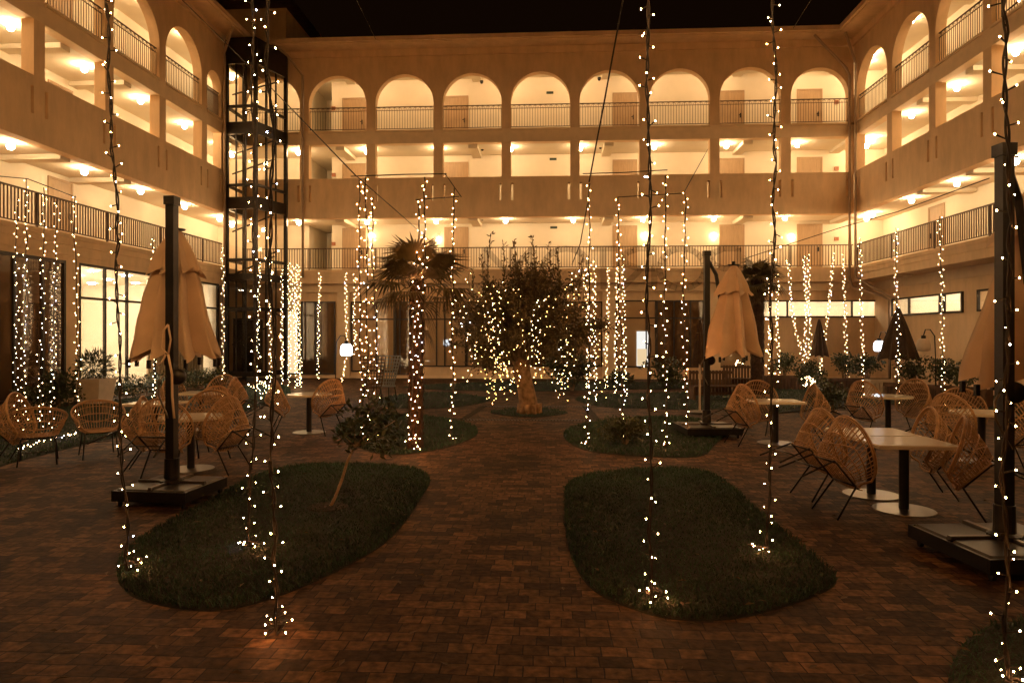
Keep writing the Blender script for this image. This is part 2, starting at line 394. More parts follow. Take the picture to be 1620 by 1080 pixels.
WL=wing('hotel_wing',TL,pL[0],28.3,pL,'hotel wing down the left side of the courtyard, ending at the dark lift shaft',lambda s:s>12,lampsL,[23.76-B*(k+.5) for k in range(0,5)],side=D)

# doors, wall lights and signs on the rear wing
for a,b in ((544,577),(705,739),(969,1008),(1139,1176),(1261,1300)):
    s=onY((a+b)/2,300,D+CD)[0]
    for z in (Z_F1,Z_F2,Z_F3): door(TB,s,z,WB)
for z in (Z_F1,Z_F2,Z_F3): door(TB,(rc[0]+rc[1])/2+.25,z,WB,w=.8,d=CD+2.6,dark=True)
for px,py in ((587,372),(693,378),(1020,372),(1130,372),(1253,374)):
    s,z=onY(px,py,D+CD-.1)
    m=MB(TB); m.add([(s-.05,CD-.06,z+.10),(s+.05,CD-.06,z+.10),(s+.10,CD-.16,z-.08),(s-.10,CD-.16,z-.08),(s-.05,CD-.01,z+.10),(s+.05,CD-.01,z+.10),(s+.10,CD-.01,z-.08),(s-.10,CD-.01,z-.08)],[(0,1,2,3),(4,7,6,5),(0,4,5,1),(3,2,6,7),(0,3,7,4),(1,5,6,2)])
    m.build('wall_light',M['sconce'],WB)
for px,py in ((870,147),(875,252),(876,360)):
    s,z=onY(px,py,D+CD); m=MB(TB); m.box(s-.16,s+.16,CD-.04,CD-.002,z-.05,z+.05); m.build('exit_sign',M['sign_green'],WB)
for px,py in ((528,172),(528,277),(528,386),(1323,162),(1323,267),(1323,378)):
    s,z=onY(px,py,D+CD); m=MB(TB); m.box(s-.09,s+.09,CD-.06,CD-.002,z-.08,z+.08); m.build('fire_alarm',M['red'],WB)
for px,py in ((762,130),(763,236),(763,346),(948,125),(950,233),(950,344),(1392,60)):
    s,z=onY(px,py,D+1.2)
    if s<XR: m=MB(); m.lathe([(.0,-.09),(.05,-.07),(.08,0),(.08,.06)],10,TB(s,1.2,z)); m.build('security_camera',M['black'],WB,smooth=True)
for k in range(0,6):
    for z in (Z_F1,Z_F2,Z_F3):
        if k%2==0: door(TR,27.9-B*k,z,WR)
        else: door(TL,24.6-B*k,z,WL)
# rain pipes
def pipe(pts,root,r=.055): MB().tube(pts,r,8).build('downpipe',M['pipe'],root,smooth=True)
sx=onY(479,300,D-.1)[0]
pipe([(sx-.9,D-.85,14.2),(sx-.5,D-.6,13.9),(sx,D-.1,13.2),(sx,D-.1,4.4)],WB)
pipe([(XR-1.9,D-.8,14.15),(XR-.35,D-.12,13.0),(XR-.22,D-.12,12.7),(XR-.22,D-.12,4.3),(XR-.1,D-.12,3.9),(13.3,D-1,3.5),(13.5,D-1.2,3.3),(13.5,D-1.2,0)],WB)
pipe([(XR-.75,D-1.0,14.15),(XR-.12,D-.45,13.1),(XR-.12,D-.45,12.7),(XR-.12,D-.45,4.3),(13.0,D-1.6,3.6),(13.55,D-1.7,3.3),(13.55,D-1.7,0)],WR)
pipe([(XL+.85,27.3,14.2),(XL+.12,28.1,13.5),(XL+.12,28.15,13.2),(XL+.12,28.15,4.3)],WL)
# ---- ground storey walls
def window(T,s0,s1,z0,z1,d,root,pane,mull=(),trans=(),fw=.06,depth_=.08,glow=None):
    m=MB(T); a=d-depth_
    m.box(s0,s0+fw,a,d,z0,z1); m.box(s1-fw,s1,a,d,z0,z1); m.box(s0+fw,s1-fw,a,d,z1-fw,z1); m.box(s0+fw,s1-fw,a,d,z0,z0+fw)
    for x in mull: m.box(x-fw/2,x+fw/2,a+.002,d,z0+fw,z1-fw)
    for z in trans: m.box(s0+fw,s1-fw,a+.004,d,z-fw/2,z+fw/2)
    o=m.build('window',M['frame'],root)
    p=MB(T); p.box(s0+fw,s1-fw,d-.03,d-.018,z0+fw,z1-fw); p.build('pane',M[pane],o)
    return o
GD=.6
sB=lambda px:onY(px,520,D+GD)[0]
zB=lambda px,py:onY(px,py,D+GD)[1]
hb=(sB(1203)+.03,sB(1402)-.03,zB(1300,502)+.03,zB(1300,475)-.03)
m=MB(TB); holed(m,XL-3,XR+1.3,GD,GD+.25,0,Z_S0,[hb]); m.build('ground_wall',M['plaster'],WB)
room(TB,hb[0],hb[1],GD+.26,3.2,.3,3.75,WB,4)
m=MB(TB); m.box(XL,XR+1.2,GD-.10,GD,0,.12)
for px in (545,963,1128): m.box(sB(px)-.28,sB(px)+.28,GD-.16,GD,.0,Z_S0-.35)
m.box(XL,XR,GD-.2,GD,Z_S0-.35,Z_S0); m.build('ground_wall_trim',M['trim'],WB)
def wB(x0,x1,y0,y1,pane,mull=(),trans=()): return window(TB,sB(x0),sB(x1),max(.15,zB((x0+x1)/2,y1)),zB((x0+x1)/2,y0),GD-.002,WB,pane,[sB(q) for q in mull],[zB((x0+x1)/2,q) for q in trans])
wB(384,403,520,604,'litwin')
wB(454,474,490,608,'litwin')
wB(477,531,477,600,'pane_dark',(500,))
wB(556,625,477,588,'pane_mid',(596,),(505,))
wB(625,655,477,598,'pane_dark',(633,),(505,))
wB(655,738,477,580,'pane_mid',(691,704),(505,))
wB(738,800,477,580,'pane_mid',(770,),(505,))
wB(800,868,477,580,'pane_dark',(834,),(505,))
wB(868,953,477,580,'pane_mid',(910,),(505,))
wB(973,1038,475,581,'pane_mid',(1022,),(503,))
wB(1038,1122,475,581,'pane_dark',(1066,1092),(503,))
wB(1131,1176,490,581,'pane_mid')
s0,s1=sB(1007),sB(1027); z0,z1=zB(1017,579),zB(1017,524)
m=MB(TB); m.box(s0,s1,GD-.075,GD-.055,z0,z1); o=m.build('lit_doorway',M['litdoor'],WB)
m=MB(TB); m.box(s0+.02,s1-.12,GD-.085,GD-.078,z0+.02,z0+.75); m.build('door_panel',M['litwin'],o)
o=window(TB,sB(1203),sB(1402),zB(1300,502),zB(1300,475),GD-.002,WB,'glass',[sB(1245),sB(1347)])
# right wing ground storey
XG=13.72; TG=lambda s,d,z:(XG+d,s,z)
yR=lambda px:onX(px,480,XG)[0]
h1=(yR(1525)+.03,yR(1412)-.03,2.69,3.33); h2=(yR(1640)+.03,yR(1549)-.03,2.69,3.33)
m=MB(TG); holed(m,2,D+.6,0,.25,0,Z_S0,[h1,h2]); m.build('ground_wall',M['plaster'],WR)
room(TG,h1[0],h1[1],.26,3,.3,3.75,WR,4); room(TG,h2[0],h2[1],.26,3,.3,3.75,WR,2)
m=MB(TG); m.box(21.0-.35,21.35-.35,-.18,0,0,Z_S0); m.box(2,D+.6,-.05,0,Z_S0-.35,Z_S0); m.build('ground_wall_trim',M['trim'],WR)
yR=lambda px:onX(px,480,XG)[0]
window(TG,yR(1525),yR(1412),2.66,3.36,0-.002,WR,'glass',[yR(1440),yR(1489),yR(1496)])
window(TG,yR(1640),yR(1549),2.66,3.36,0-.002,WR,'glass',[yR(1592)])
for px in (1395,1462):
    p=onX(px,470,XR+.5)
    m=MB(); m.lathe([(0,-.12),(.14,-.08),(.16,0)],14,(XR+.55,yR(px),Z_S0-.02)); m.build('soffit_lamp',M['trim'],WR,smooth=True)
# left wing ground storey: lobby behind glass
TG2=lambda s,d,z:(XL-.02-d,s,z)
yLx=lambda px:onX(px,520,XL-.02)[0]
piers=[yLx(-130),yLx(-8),yLx(113),yLx(335)]
m=MB(TG2)
for p,w in ((yLx(113),.30),(yLx(-60),.3)): m.box(p-w,p+w,-.02,.3,.2,3.98)
m.box(2,28.3,0,.3,3.98,Z_S0); m.box(2,28.3,0,.3,0,.20); m.box(2,yLx(-60),0,.3,.2,3.98)
m.build('ground_wall',M['plaster'],WL)
window(TG2,yLx(-60)+.3,yLx(113)-.3,.2,3.98,.02,WL,'pane_dark',[yLx(20),yLx(66)],[],.08)
window(TG2,yLx(113)+.3,27.9,.2,3.98,.05,WL,'glass',[yLx(166),yLx(201),yLx(245),yLx(295)],[2.98],.07)
lob=MB(TG2); y0,y1=yLx(113)-.2,28.3
lob.box(y0,y1,6,6.2,0,4.2); lob.box(y0-.2,y0,.3,6,0,4.2); lob.box(y1,y1+.2,.3,6,0,4.2); lob.build('lobby_wall',M['inner'],WL)
lob=MB(TG2); lob.box(y0,y1,.3,6,3.98,4.12); lob.build('lobby_ceiling',M['ceil'],WL)
lob=MB(TG2); lob.box(y0,y1,.3,6,.12,.18); lob.build('lobby_floor',M['floor'],WL)
for i in range(5):
    for j in range(3):
        m=MB(); m.lathe([(.13,0),(.13,.03)],14,TG2(y0+1+i*1.75,1.1+j*1.8,3.94)); m.build('lobby_downlight',M['lobbylamp'],WL)
for i,(s,d) in enumerate(((y0+1.2,3.5),(y0+2.0,4.3),(y0+2.9,3.2),(y0+3.6,4.6))):
    m=MB(); m.lathe([(0,-.1),(.16,-.07),(.24,0),(.16,.07),(0,.1)],14,TG2(s,d,2.7)); m.tube([TG2(s,d,2.8),TG2(s,d,3.98)],.008,5); m.build('pendant_lamp',M['lobbylamp'],WL,smooth=True)
m=MB(TG2)
for i in range(40):
    s=23.9+i*.1; m.tube([(s,.6+.04*(i%2),.2),(s,.6+.04*(i%2),3.9)],.05,6)
m.build('curtain',M['curtain'],WL,smooth=True)
# rear (camera side) wing closes the court behind the viewpoint
TC=lambda s,d,z:(s,-1.4-d,z)
lampsC=[(X0+B*k,1.6,ZL2) for k in range(0,9)]  # unseen lamps, added overbright to light facades and canopies from the front
pC=[X0+B*k for k in range(-1,9)]
WC=wing('hotel_wing',TC,XL,XR,pC,'unseen hotel wing closing the courtyard behind the viewpoint, with added lamps lighting the facades',lambda s:False,lampsC,[],gsrc='globe_fill')

m=MB(TC); m.box(XL,XR,.6,.85,0,Z_S0); m.build('ground_wall',M['plaster'],WC)
# ------------------------------------------------------------------ glass lift shaft in the corner
foot=[(-13.45,28.32),(-12.2,28.25),(-11.6,29.98),(-13.45,29.98)]
lift=empty('lift_shaft',(-12.8,29,0),label='dark steel and glass lift shaft standing in the back left corner',cat='lift shaft')
off=Vector((-12.8,29,0))
def W(p,z): return Vector((p[0],p[1],z))-off
m=MB()
for p in foot: m.tube([W(p,0),W(p,14.1)],.10,4)
for a,b in ((0,1),(1,2)):
    for f in (.33,.66):
        q=(foot[a][0]+(foot[b][0]-foot[a][0])*f, foot[a][1]+(foot[b][1]-foot[a][1])*f); m.tube([W(q,0),W(q,14.1)],.04,4)
m.build('post',M['elev'],lift)
for z,h in ((.2,.2),(2.9,.16),(4.15,.30),(4.95,.12),(7.1,.50),(8.05,.10),(10.2,.50),(11.3,.10),(13.1,1.0)):
    m=MB()
    for a,b in ((0,1),(1,2),(3,0)):
        A,Bp=Vector(foot[a]),Vector(foot[b]); n=Vector((Bp.y-A.y,A.x-Bp.x)).normalized()*.06
        m.add([W(A+n,z),W(Bp+n,z),W(Bp-n,z),W(A-n,z),W(A+n,z+h),W(Bp+n,z+h),W(Bp-n,z+h),W(A-n,z+h)],[(0,1,2,3),(4,7,6,5),(0,4,5,1),(1,5,6,2),(2,6,7,3),(3,7,4,0)])
    m.build('crossbeam',M['elev'],lift)
m=MB(); m.add([W(p,14.1) for p in foot]+[W(p,14.2) for p in foot],[(3,2,1,0),(4,5,6,7),(0,1,5,4),(1,2,6,5),(2,3,7,6),(3,0,4,7)]); m.build('cap',M['elev'],lift)
for a,b in ((0,1),(1,2)):
    m=MB(); m.quad(W(foot[a],.2),W(foot[b],.2),W(foot[b],13.2),W(foot[a],13.2)); m.build('glass_panel',M['glass_smoke'],lift)
m=MB()
for z in (1.5,4.4,6.2,8.6,9.4,11.9): m.tube([W((-13.3,28.5),z),W((-12.0,29.7),z+.9)],.035,5)
for p in ((-12.9,28.7),(-12.5,28.9),(-12.2,29.4)): m.tube([W(p,.2),W(p,13.5)],.035,5)
m.build('guide_rail',M['elev'],lift)
m=MB(); m.box(-.5,.45,.30,.35,.3,2.6); m.box(-.5,.45,-.45,.30,.25,.30); m.box(-.5,.45,-.45,.30,2.55,2.6); m.box(-.5,-.46,-.45,.30,.3,2.55); m.build('lift_car',M['elev'],lift)
# small roof house above the corner
rh=empty('roof_house',(-13.4,32,14.3),label='small plastered roof house with sloping tiled roof above the lift shaft',cat='roof house')
m=MB(); m.box(-1.6,1.5,-1.2,2,.35,2.3); m.build('wall',M['plaster'],rh)
m=MB(); m.add([(-2.3,-2,2.25),(2.1,-2,2.25),(2.1,2.6,2.25),(-2.3,2.6,2.25),(-.1,-2,3.5),(-.1,2.6,3.5)],[(0,1,4),(2,3,5),(1,2,5,4),(3,0,4,5),(0,3,2,1)]); m.build('roof',M['roof'],rh)

# ------------------------------------------------------------------ mirrored window lettering, moved from the near glass to the rear balcony
sign=empty('window_lettering',(0,D-.35,0),label='large mirrored translucent brown window lettering, moved out to the rear balcony rail',cat='sign')
def seg_letter(ch,xr,w):
    # strokes in the unit square, mirrored because the window lettering is read from inside
    S={'P':[[(0,0),(0,1)],[(0,1),(.5,1),(.85,.9),(.95,.75),(.85,.6),(.5,.5),(0,.5)]],
       'O':[[(.5+.5*cos(2*pi*k/24),.5+.5*sin(2*pi*k/24)) for k in range(25)]],
       'R':[[(0,0),(0,1)],[(0,1),(.5,1),(.85,.9),(.95,.75),(.85,.6),(.5,.5),(0,.5)],[(.4,.5),(1,0)]],
       'T':[[(.5,0),(.5,1)],[(0,1),(1,1)]],
       'M':[[(0,0),(0,1),(.5,.35),(1,1),(1,0)]]}[ch]
    m=MB(); zlo,zhi=onY(xr,456,D-.35)[1],onY(xr,393,D-.35)[1]; X1=onY(xr,400,D-.35)[0]; Wd=w/ (F/ (D-.35))
    def P_(u,v,dy): return (X1-u*Wd,dy,zlo+v*(zhi-zlo))
    for st in S:
        for (a,b),(c,d) in zip(st[:-1],st[1:]):
            p,q=Vector(P_(a,b,0)),Vector(P_(c,d,0)); t=(q-p); t.normalize(); n=Vector((-t.z,0,t.x))*.13
            e=t*.03
            vs=[p-e+n,q+e+n,q+e-n,p-e-n]; vs+= [v+Vector((0,.03,0)) for v in vs]
            m.add(vs,[(0,1,2,3)])
    o=m.build('letter',M['letter'],sign)
for ch,xr,w in (('P',1168,44),('O',1115,70),('R',1035,50),('T',974,38),('O',932,72),('M',842,74)): seg_letter(ch,xr,w)

# ------------------------------------------------------------------ lawns and grass
def spline(pts,n=6):
    out=[]; N=len(pts)
    for i in range(N):
        p0,p1,p2,p3=pts[i-1],pts[i],pts[(i+1)%N],pts[(i+2)%N]
        for k in range(n):
            t=k/n; out.append(.5*((2*p1)+(p2-p0)*t+(2*p0-5*p1+4*p2-p3)*t*t+(3*p1-p0-3*p2+p3)*t**3))
    return out
lawns=[
 [(185,912),(218,948),(330,966),(430,947),(540,900),(620,850),(665,790),(680,758),(655,741),(600,735),(490,735),(415,748),(345,785),(255,832),(198,872)],
 [(893,795),(901,764),(960,746),(1080,741),(1140,757),(1205,812),(1290,880),(1324,916),(1292,942),(1180,976),(1080,981),(1000,963),(930,926),(898,862)],
 [(535,690),(590,716),(650,718),(722,704),(756,685),(735,668),(660,657),(600,658),(540,670)],
 [(892,692),(905,676),(960,665),(1050,659),(1105,664),(1150,680),(1130,705),(1102,723),(1000,721),(925,712)],
 [(596,640),(625,625),(700,621),(774,630),(745,641),(660,647)],
 [(910,630),(960,624),(1110,621),(1190,628),(1210,640),(1120,648),(1000,646),(940,642)],
 [(775,652),(806,647),(840,646),(872,648),(899,653),(872,658),(840,660),(803,658)],
 [(1500,1075),(1540,1005),(1600,985),(1700,1000),(1760,1100),(1700,1200),(1560,1180)],
 [(-120,760),(40,727),(180,693),(330,668),(420,640),(460,622),(440,609),(330,617),(200,632),(60,650),(-120,680)],
 [(640,612),(740,606),(900,604),(1150,607),(1150,613),(960,617),(820,619),(700,617)],
 [(1210,655),(1300,640),(1420,640),(1640,665),(1800,690),(1800,640),(1500,612),(1300,608),(1200,622)],
 [(330,700),(400,690),(500,695),(560,690),(520,676),(430,668),(360,676)],
]
dens=[2600,2600,900,900,350,350,500,2000,450,250,300,600]
bv=[];bf=[];POLYS=[]
def inside(p,poly):
    c=False; j=len(poly)-1
    for i in range(len(poly)):
        a,b=poly[i],poly[j]
        if (a.y>p[1])!=(b.y>p[1]) and p[0]<(b.x-a.x)*(p[1]-a.y)/(b.y-a.y)+a.x: c=not c
        j=i
    return c
for li,(pix,dn) in enumerate(zip(lawns,dens)):
    if li==11: continue
    poly=spline([G(*p) for p in pix],5)
    POLYS.append(poly); m=MB(); c=sum(poly,Vector())/len(poly); n=len(poly)
    rings=[]
    for f,z in ((1,.0),(.985,.012),(.90,.022),(.5,.032)):
        rings.append([c+(p-c)*f+Vector((0,0,z)) for p in poly])
    vs=[v for r in rings for v in r]+[c+Vector((0,0,.034))]; fs=[]
    for r in range(3):
        for i in range(n): j=(i+1)%n; fs.append((r*n+i,r*n+j,(r+1)*n+j,(r+1)*n+i))
    for i in range(n): fs.append((3*n+i,3*n+(i+1)%n,4*n))
    m.add(vs,fs); tag(m.build('lawn',M['turf'],smooth=True),kind='structure')
    # blades
    xs=[p.x for p in poly]; ys=[p.y for p in poly]; area=(max(xs)-min(xs))*(max(ys)-min(ys))
    tall=1.0 if dn>1500 else 1.5
    for _ in range(int(min(area*dn,70000))):
        x=random.uniform(min(xs),max(xs)); y=random.uniform(min(ys),max(ys))
        if y<2.0 or not inside((x,y),poly): continue
        a=random.uniform(0,2*pi); h=random.uniform(.02,.055)*(tall**.5); w=random.uniform(.0025,.0045)*tall*1.3
        lx,ly=random.gauss(0,.024),random.gauss(0,.024); z=.012; o=len(bv)
        dx,dy=cos(a)*w,sin(a)*w
        bv+= [(x-dx,y-dy,z),(x+dx,y+dy,z),(x+lx*.4+dx*.7,y+ly*.4+dy*.7,z+h*.6),(x+lx*.4-dx*.7,y+ly*.4-dy*.7,z+h*.6),(x+lx,y+ly,z+h)]
        bf+= [(o,o+1,o+2,o+3),(o+3,o+2,o+4)]
me=bpy.data.meshes.new('grass'); me.from_pydata(bv,[],bf); me.materials.append(M['grass']); me.update()
gr=bpy.data.objects.new('grass',me); COL.objects.link(gr); tag(gr,'short dark green grass covering the lawn beds','grass',kind='stuff')

m=MB()
for _ in range(170):
    p=G(random.uniform(60,1560),random.uniform(690,1075)); a=random.uniform(0,2*pi); l=random.uniform(.025,.05); w=l*.35
    d=V((cos(a),sin(a),0)); n=V((-sin(a),cos(a),0)); z=V((0,0,random.uniform(.006,.012))); up=V((0,0,random.uniform(.003,.014)))
    hz=.05 if any(inside((p.x,p.y),q) for q in POLYS) else 0
    p=p+V((0,0,hz)); m.add([p-d*l+z,p+n*w+z+up,p+d*l+z,p-n*w+z+up*.5],[(0,1,2,3)])
tag(m.build('fallen_leaves',M['leaf_dry']),'small dry fallen leaves scattered over paving and lawns','leaf litter',kind='stuff')
# drain grate square round the olive bed
corners=[G(733,664),G(945,665),G(925,643),G(765,643)]
m=MB()
for a,b in zip(corners,corners[1:]+corners[:1]):
    d=(b-a); Ln=d.length; d.normalize(); nrm=Vector((-d.y,d.x,0))*.09
    m.add([a-nrm+Vector((0,0,.004)),b-nrm+Vector((0,0,.004)),b+nrm+Vector((0,0,.004)),a+nrm+Vector((0,0,.004))],[(0,1,2,3)])
    k=0
    while k<Ln:
        p=a+d*k; q=p+d*.02; z=Vector((0,0,.02)); m.add([p-nrm*.9,q-nrm*.9,q+nrm*.9,p+nrm*.9,p-nrm*.9+z,q-nrm*.9+z,q+nrm*.9+z,p+nrm*.9+z],[(4,5,6,7),(0,1,5,4),(2,3,7,6),(1,2,6,5),(3,0,4,7)]); k+=.07
tag(m.build('drain_grate',M['grate']),'square dark drain grating set in the paving around the olive bed','drain grate')

# ------------------------------------------------------------------ rattan chairs
def make_chair():
    root=empty('rattan_chair')
    yc=-.29
    def base(th): return Vector((.25*sin(th),yc-.23*cos(th)))
    def shell(th,v):
        zr=.585+.275*max(0,cos(th*.62))**1.6
        k=v**.75; bx=base(th); rx=Vector((.365*sin(th),yc-.02-.325*cos(th)))
        p=bx.lerp(rx,k); return Vector((p.x,p.y,.42+(zr-.42)*v))
    TM=R(128)
    m=MB(); n=32
    for i in range(n+1):
        th=-TM+2*TM*i/n; m.tube([shell(th,v) for v in (0,.25,.5,.75,1)],.0055,4,cap=False)
    for i in range(17):
        th=-R(58)+2*R(58)*(i+.5)/17; m.tube([shell(th,v) for v in (.52,.7,.85,.97)],.0042,4,cap=False)
    m.build('backrest',M['rattan'],root,smooth=True)
    m=MB()
    for v,r in ((.0,.008),(.26,.006),(.52,.008),(.78,.005)): m.tube([shell(-TM+2*TM*i/36,v) for i in range(37)],r,5)
    # flat bow that frames the back panel
    m.tube([shell(-R(58)+R(116)*i/20,.52-.30*sin(pi*i/20)) for i in range(21)],.007,5)
    m.build('hoop',M['rattan'],root,smooth=True)
    m=MB(); rim=[shell(-TM+2*TM*i/40,1) for i in range(41)]
    f0,f1=base(-TM),base(TM)
    front=[Vector((rim[-1].x*.98,rim[-1].y+.03,.53)),Vector((f1.x*1.05,f1.y+.06,.45)),Vector((f1.x*.8,f1.y+.10,.415)),Vector((0,f1.y+.115,.41)),Vector((f0.x*.8,f0.y+.10,.415)),Vector((f0.x*1.05,f0.y+.06,.45)),Vector((rim[0].x*.98,rim[0].y+.03,.53))]
    m.tube(rim+front,.013,6,closed=True); m.tube([p+Vector((0,0,-.022)) for p in rim],.008,5)
    m.build('rim',M['rattan'],root,smooth=True)
    m=MB()
    for i in range(15):
        y=yc-.20+.46*i/14*.98; dy=(y-yc)/.23
        w=.25*sqrt(max(.05,1-dy*dy)) if y<yc else .25-.03*max(0,(y-yc)/.26)
        m.tube([(-w,y,.418),(-w*.5,y,.408),(w*.5,y,.408),(w,y,.418)],.005,4)
    for i in range(9):
        x=-.2+.4*i/8; m.tube([(x,yc-.18,.402),(x,yc+.24,.402)],.006,4)
    m.build('seat',M['rattan'],root,smooth=True)
    for sx in (-1,1):
        m=MB(); m.tube([(sx*.20,-.12,.392),(sx*.205,-.10,.385),(sx*.24,0,.008)],.0105,6); m.build('leg',M['black'],root,smooth=True)
        m=MB(); m.tube([(sx*.20,-.44,.392),(sx*.205,-.47,.385),(sx*.24,-.60,.008)],.0105,6); m.build('leg',M['black'],root,smooth=True)
    m=MB()
    for y in (-.12,-.44): m.tube([(-.20,y,.390),(.20,y,.390)],.0105,6)
    for sx in (-1,1): m.tube([(sx*.20,-.12,.391),(sx*.20,-.44,.391)],.0105,6)
    m.tube([(-.222,-.535,.20),(.222,-.535,.20)],.008,6)
    m.build('seat_frame',M['black'],root,smooth=True)
    return root
chair0=make_chair(); chair_used=[False]
def chair(pos,head,tilt,label,s=1.0):
    o=chair0 if not chair_used[0] else clone(chair0); chair_used[0]=True
    o.location=pos; o.rotation_euler=(-R(tilt),0,head); o.scale=(s,s,s)
    tag(o,label,'chair','rattan chairs around the cafe tables'); return o
def face(a,b): d=b-a; return math.atan2(-d.x,d.y)

# ------------------------------------------------------------------ tables
def make_table(square):
    root=empty('cafe_table')
    m=MB()
    if square: m.bev(-.42,.42,-.36,.36,.715,.755,.012)
    else: m.lathe([(.40,.715),(.43,.72),(.43,.75),(.42,.757)],36)
    m.build('table_top',M['tabletop'],root)
    MB().lathe([(.05,.02),(.05,.70),(.12,.705),(.12,.714)],20).build('pedestal',M['black'],root)
    MB().lathe([(.31,0),(.315,.006),(.31,.014),(.06,.022)],36).build('base_disc',M['steel'],root)
    return root
tsq=make_table(True); trd=make_table(False); used=set()
def table(pos,kind,label,rz=0):
    src=tsq if kind else trd
    o=src if kind not in used else clone(src); used.add(kind)
    o.location=pos; o.rotation_euler=(0,0,rz); tag(o,label,'table','cafe tables in the courtyard'); return pos
T1=table(G(1430,807),1,'nearest square cafe table on the right, its near edge facing the camera')
T2=table(T1+Vector((-.02,.735,0)),1,'square cafe table pushed against the far side of the nearest right-hand table')
T3=table(G(1227,701),1,'cafe table behind the slim light string, near the ochre closed parasol')
T4=table(G(1405,689),0,'round cafe table before the dark shrub planters on the right')
T5=table(G(1553,731),0,'cafe table beside the black mast of the right-edge parasol')
T6=table(G(489,684),0,'cafe table with only two chairs, left of the palm')
T7=table(G(302,742),0,'round cafe table directly behind the left parasol mast')
T8=table(G(246,706),1,'cafe table peeking out left of the left parasol mast, beyond the nearer round one')
T9=table(G(318,680),1,'farthest cafe table of the left cluster, near the lobby hedge')

def at_table(T,ang,dist,tilt,label,s=1.0):
    """ang: direction from the table to the chair, degrees, 0 = +X, 90 = away from the viewer"""
    a=R(ang); p=T+V((cos(a)*dist,sin(a)*dist,0)); chair(p,face(p,T),tilt,label,s)
chair(G(1303,814),face(G(1303,814),T1)-R(4),50,'rattan chair tipped against the left edge of the nearest square table')
chair(G(1266,787),face(G(1266,787),T2)-R(2),50,'rattan chair tipped just behind the near left one, legs in the air')
chair(G(1558,822),face(G(1558,822),T1)+R(6),46,'rattan chair tipped against the right edge of the nearest square table')
chair(G(1505,786),face(G(1505,786),T2)-R(5),48,'rattan chair tipped half hidden behind the near right-hand chair')
at_table(T5,200,.86,48,'rattan chair tipped from the left against the table by the right parasol mast')
at_table(T5,85,.84,44,'rattan chair tipped towards the camera behind the table by the right parasol mast')
at_table(T5,-70,.86,44,'rattan chair seen from behind, right of the black wire, beside the right parasol mast')
at_table(T4,205,.84,46,'rattan chair tipped from the left against the round table before the shrubs')
at_table(T4,20,.82,44,'rattan chair tipped from the right against the round table before the shrubs')
at_table(T3,195,.86,48,'rattan chair tipped beside the base of the ochre parasol')
at_table(T3,100,.86,44,'rattan chair facing the camera behind the table with the slim light string')
at_table(T3,-5,.86,48,'rattan chair tipped right of the slim light string, behind the near chairs')
at_table(T6,208,.70,40,'rattan chair tipped left of the two-chair table by the palm')
at_table(T6,-28,.70,40,'rattan chair tipped right of the two-chair table by the palm')
at_table(T7,200,.84,48,'rattan chair tipped over left of the left parasol mast, back towards the lobby')
at_table(T7,-92,.80,40,'rattan chair seen square from behind, right beside the left parasol mast')
at_table(T7,-15,.86,48,'rattan chair tipped right of the left parasol, nearest the twin light strings')
at_table(T7,95,.86,42,'rattan chair facing the camera behind the round table at the left parasol')
at_table(T9,175,.84,46,'rattan chair of the farthest left table, tipped beside the lobby glass')
at_table(T9,80,.84,40,'rattan chair of the farthest left table, back to the lobby hedge')
at_table(T9,10,.84,46,'rattan chair of the farthest left table, tipped under the parasol hem')
pu=G(62,728); chair(pu,R(35),0,'upright rattan chair near the left edge, in front of the lawn light strings')
pu=G(160,726); chair(pu,R(-140),0,'upright rattan chair between the left edge chair and the parasol group')
pu=G(0,735); chair(pu,R(-75),46,'rattan chair cut by the left edge of the picture')
pu=G(352,712); chair(pu,R(60),46,'rattan chair tipped behind the right-hand chair of the left parasol group')

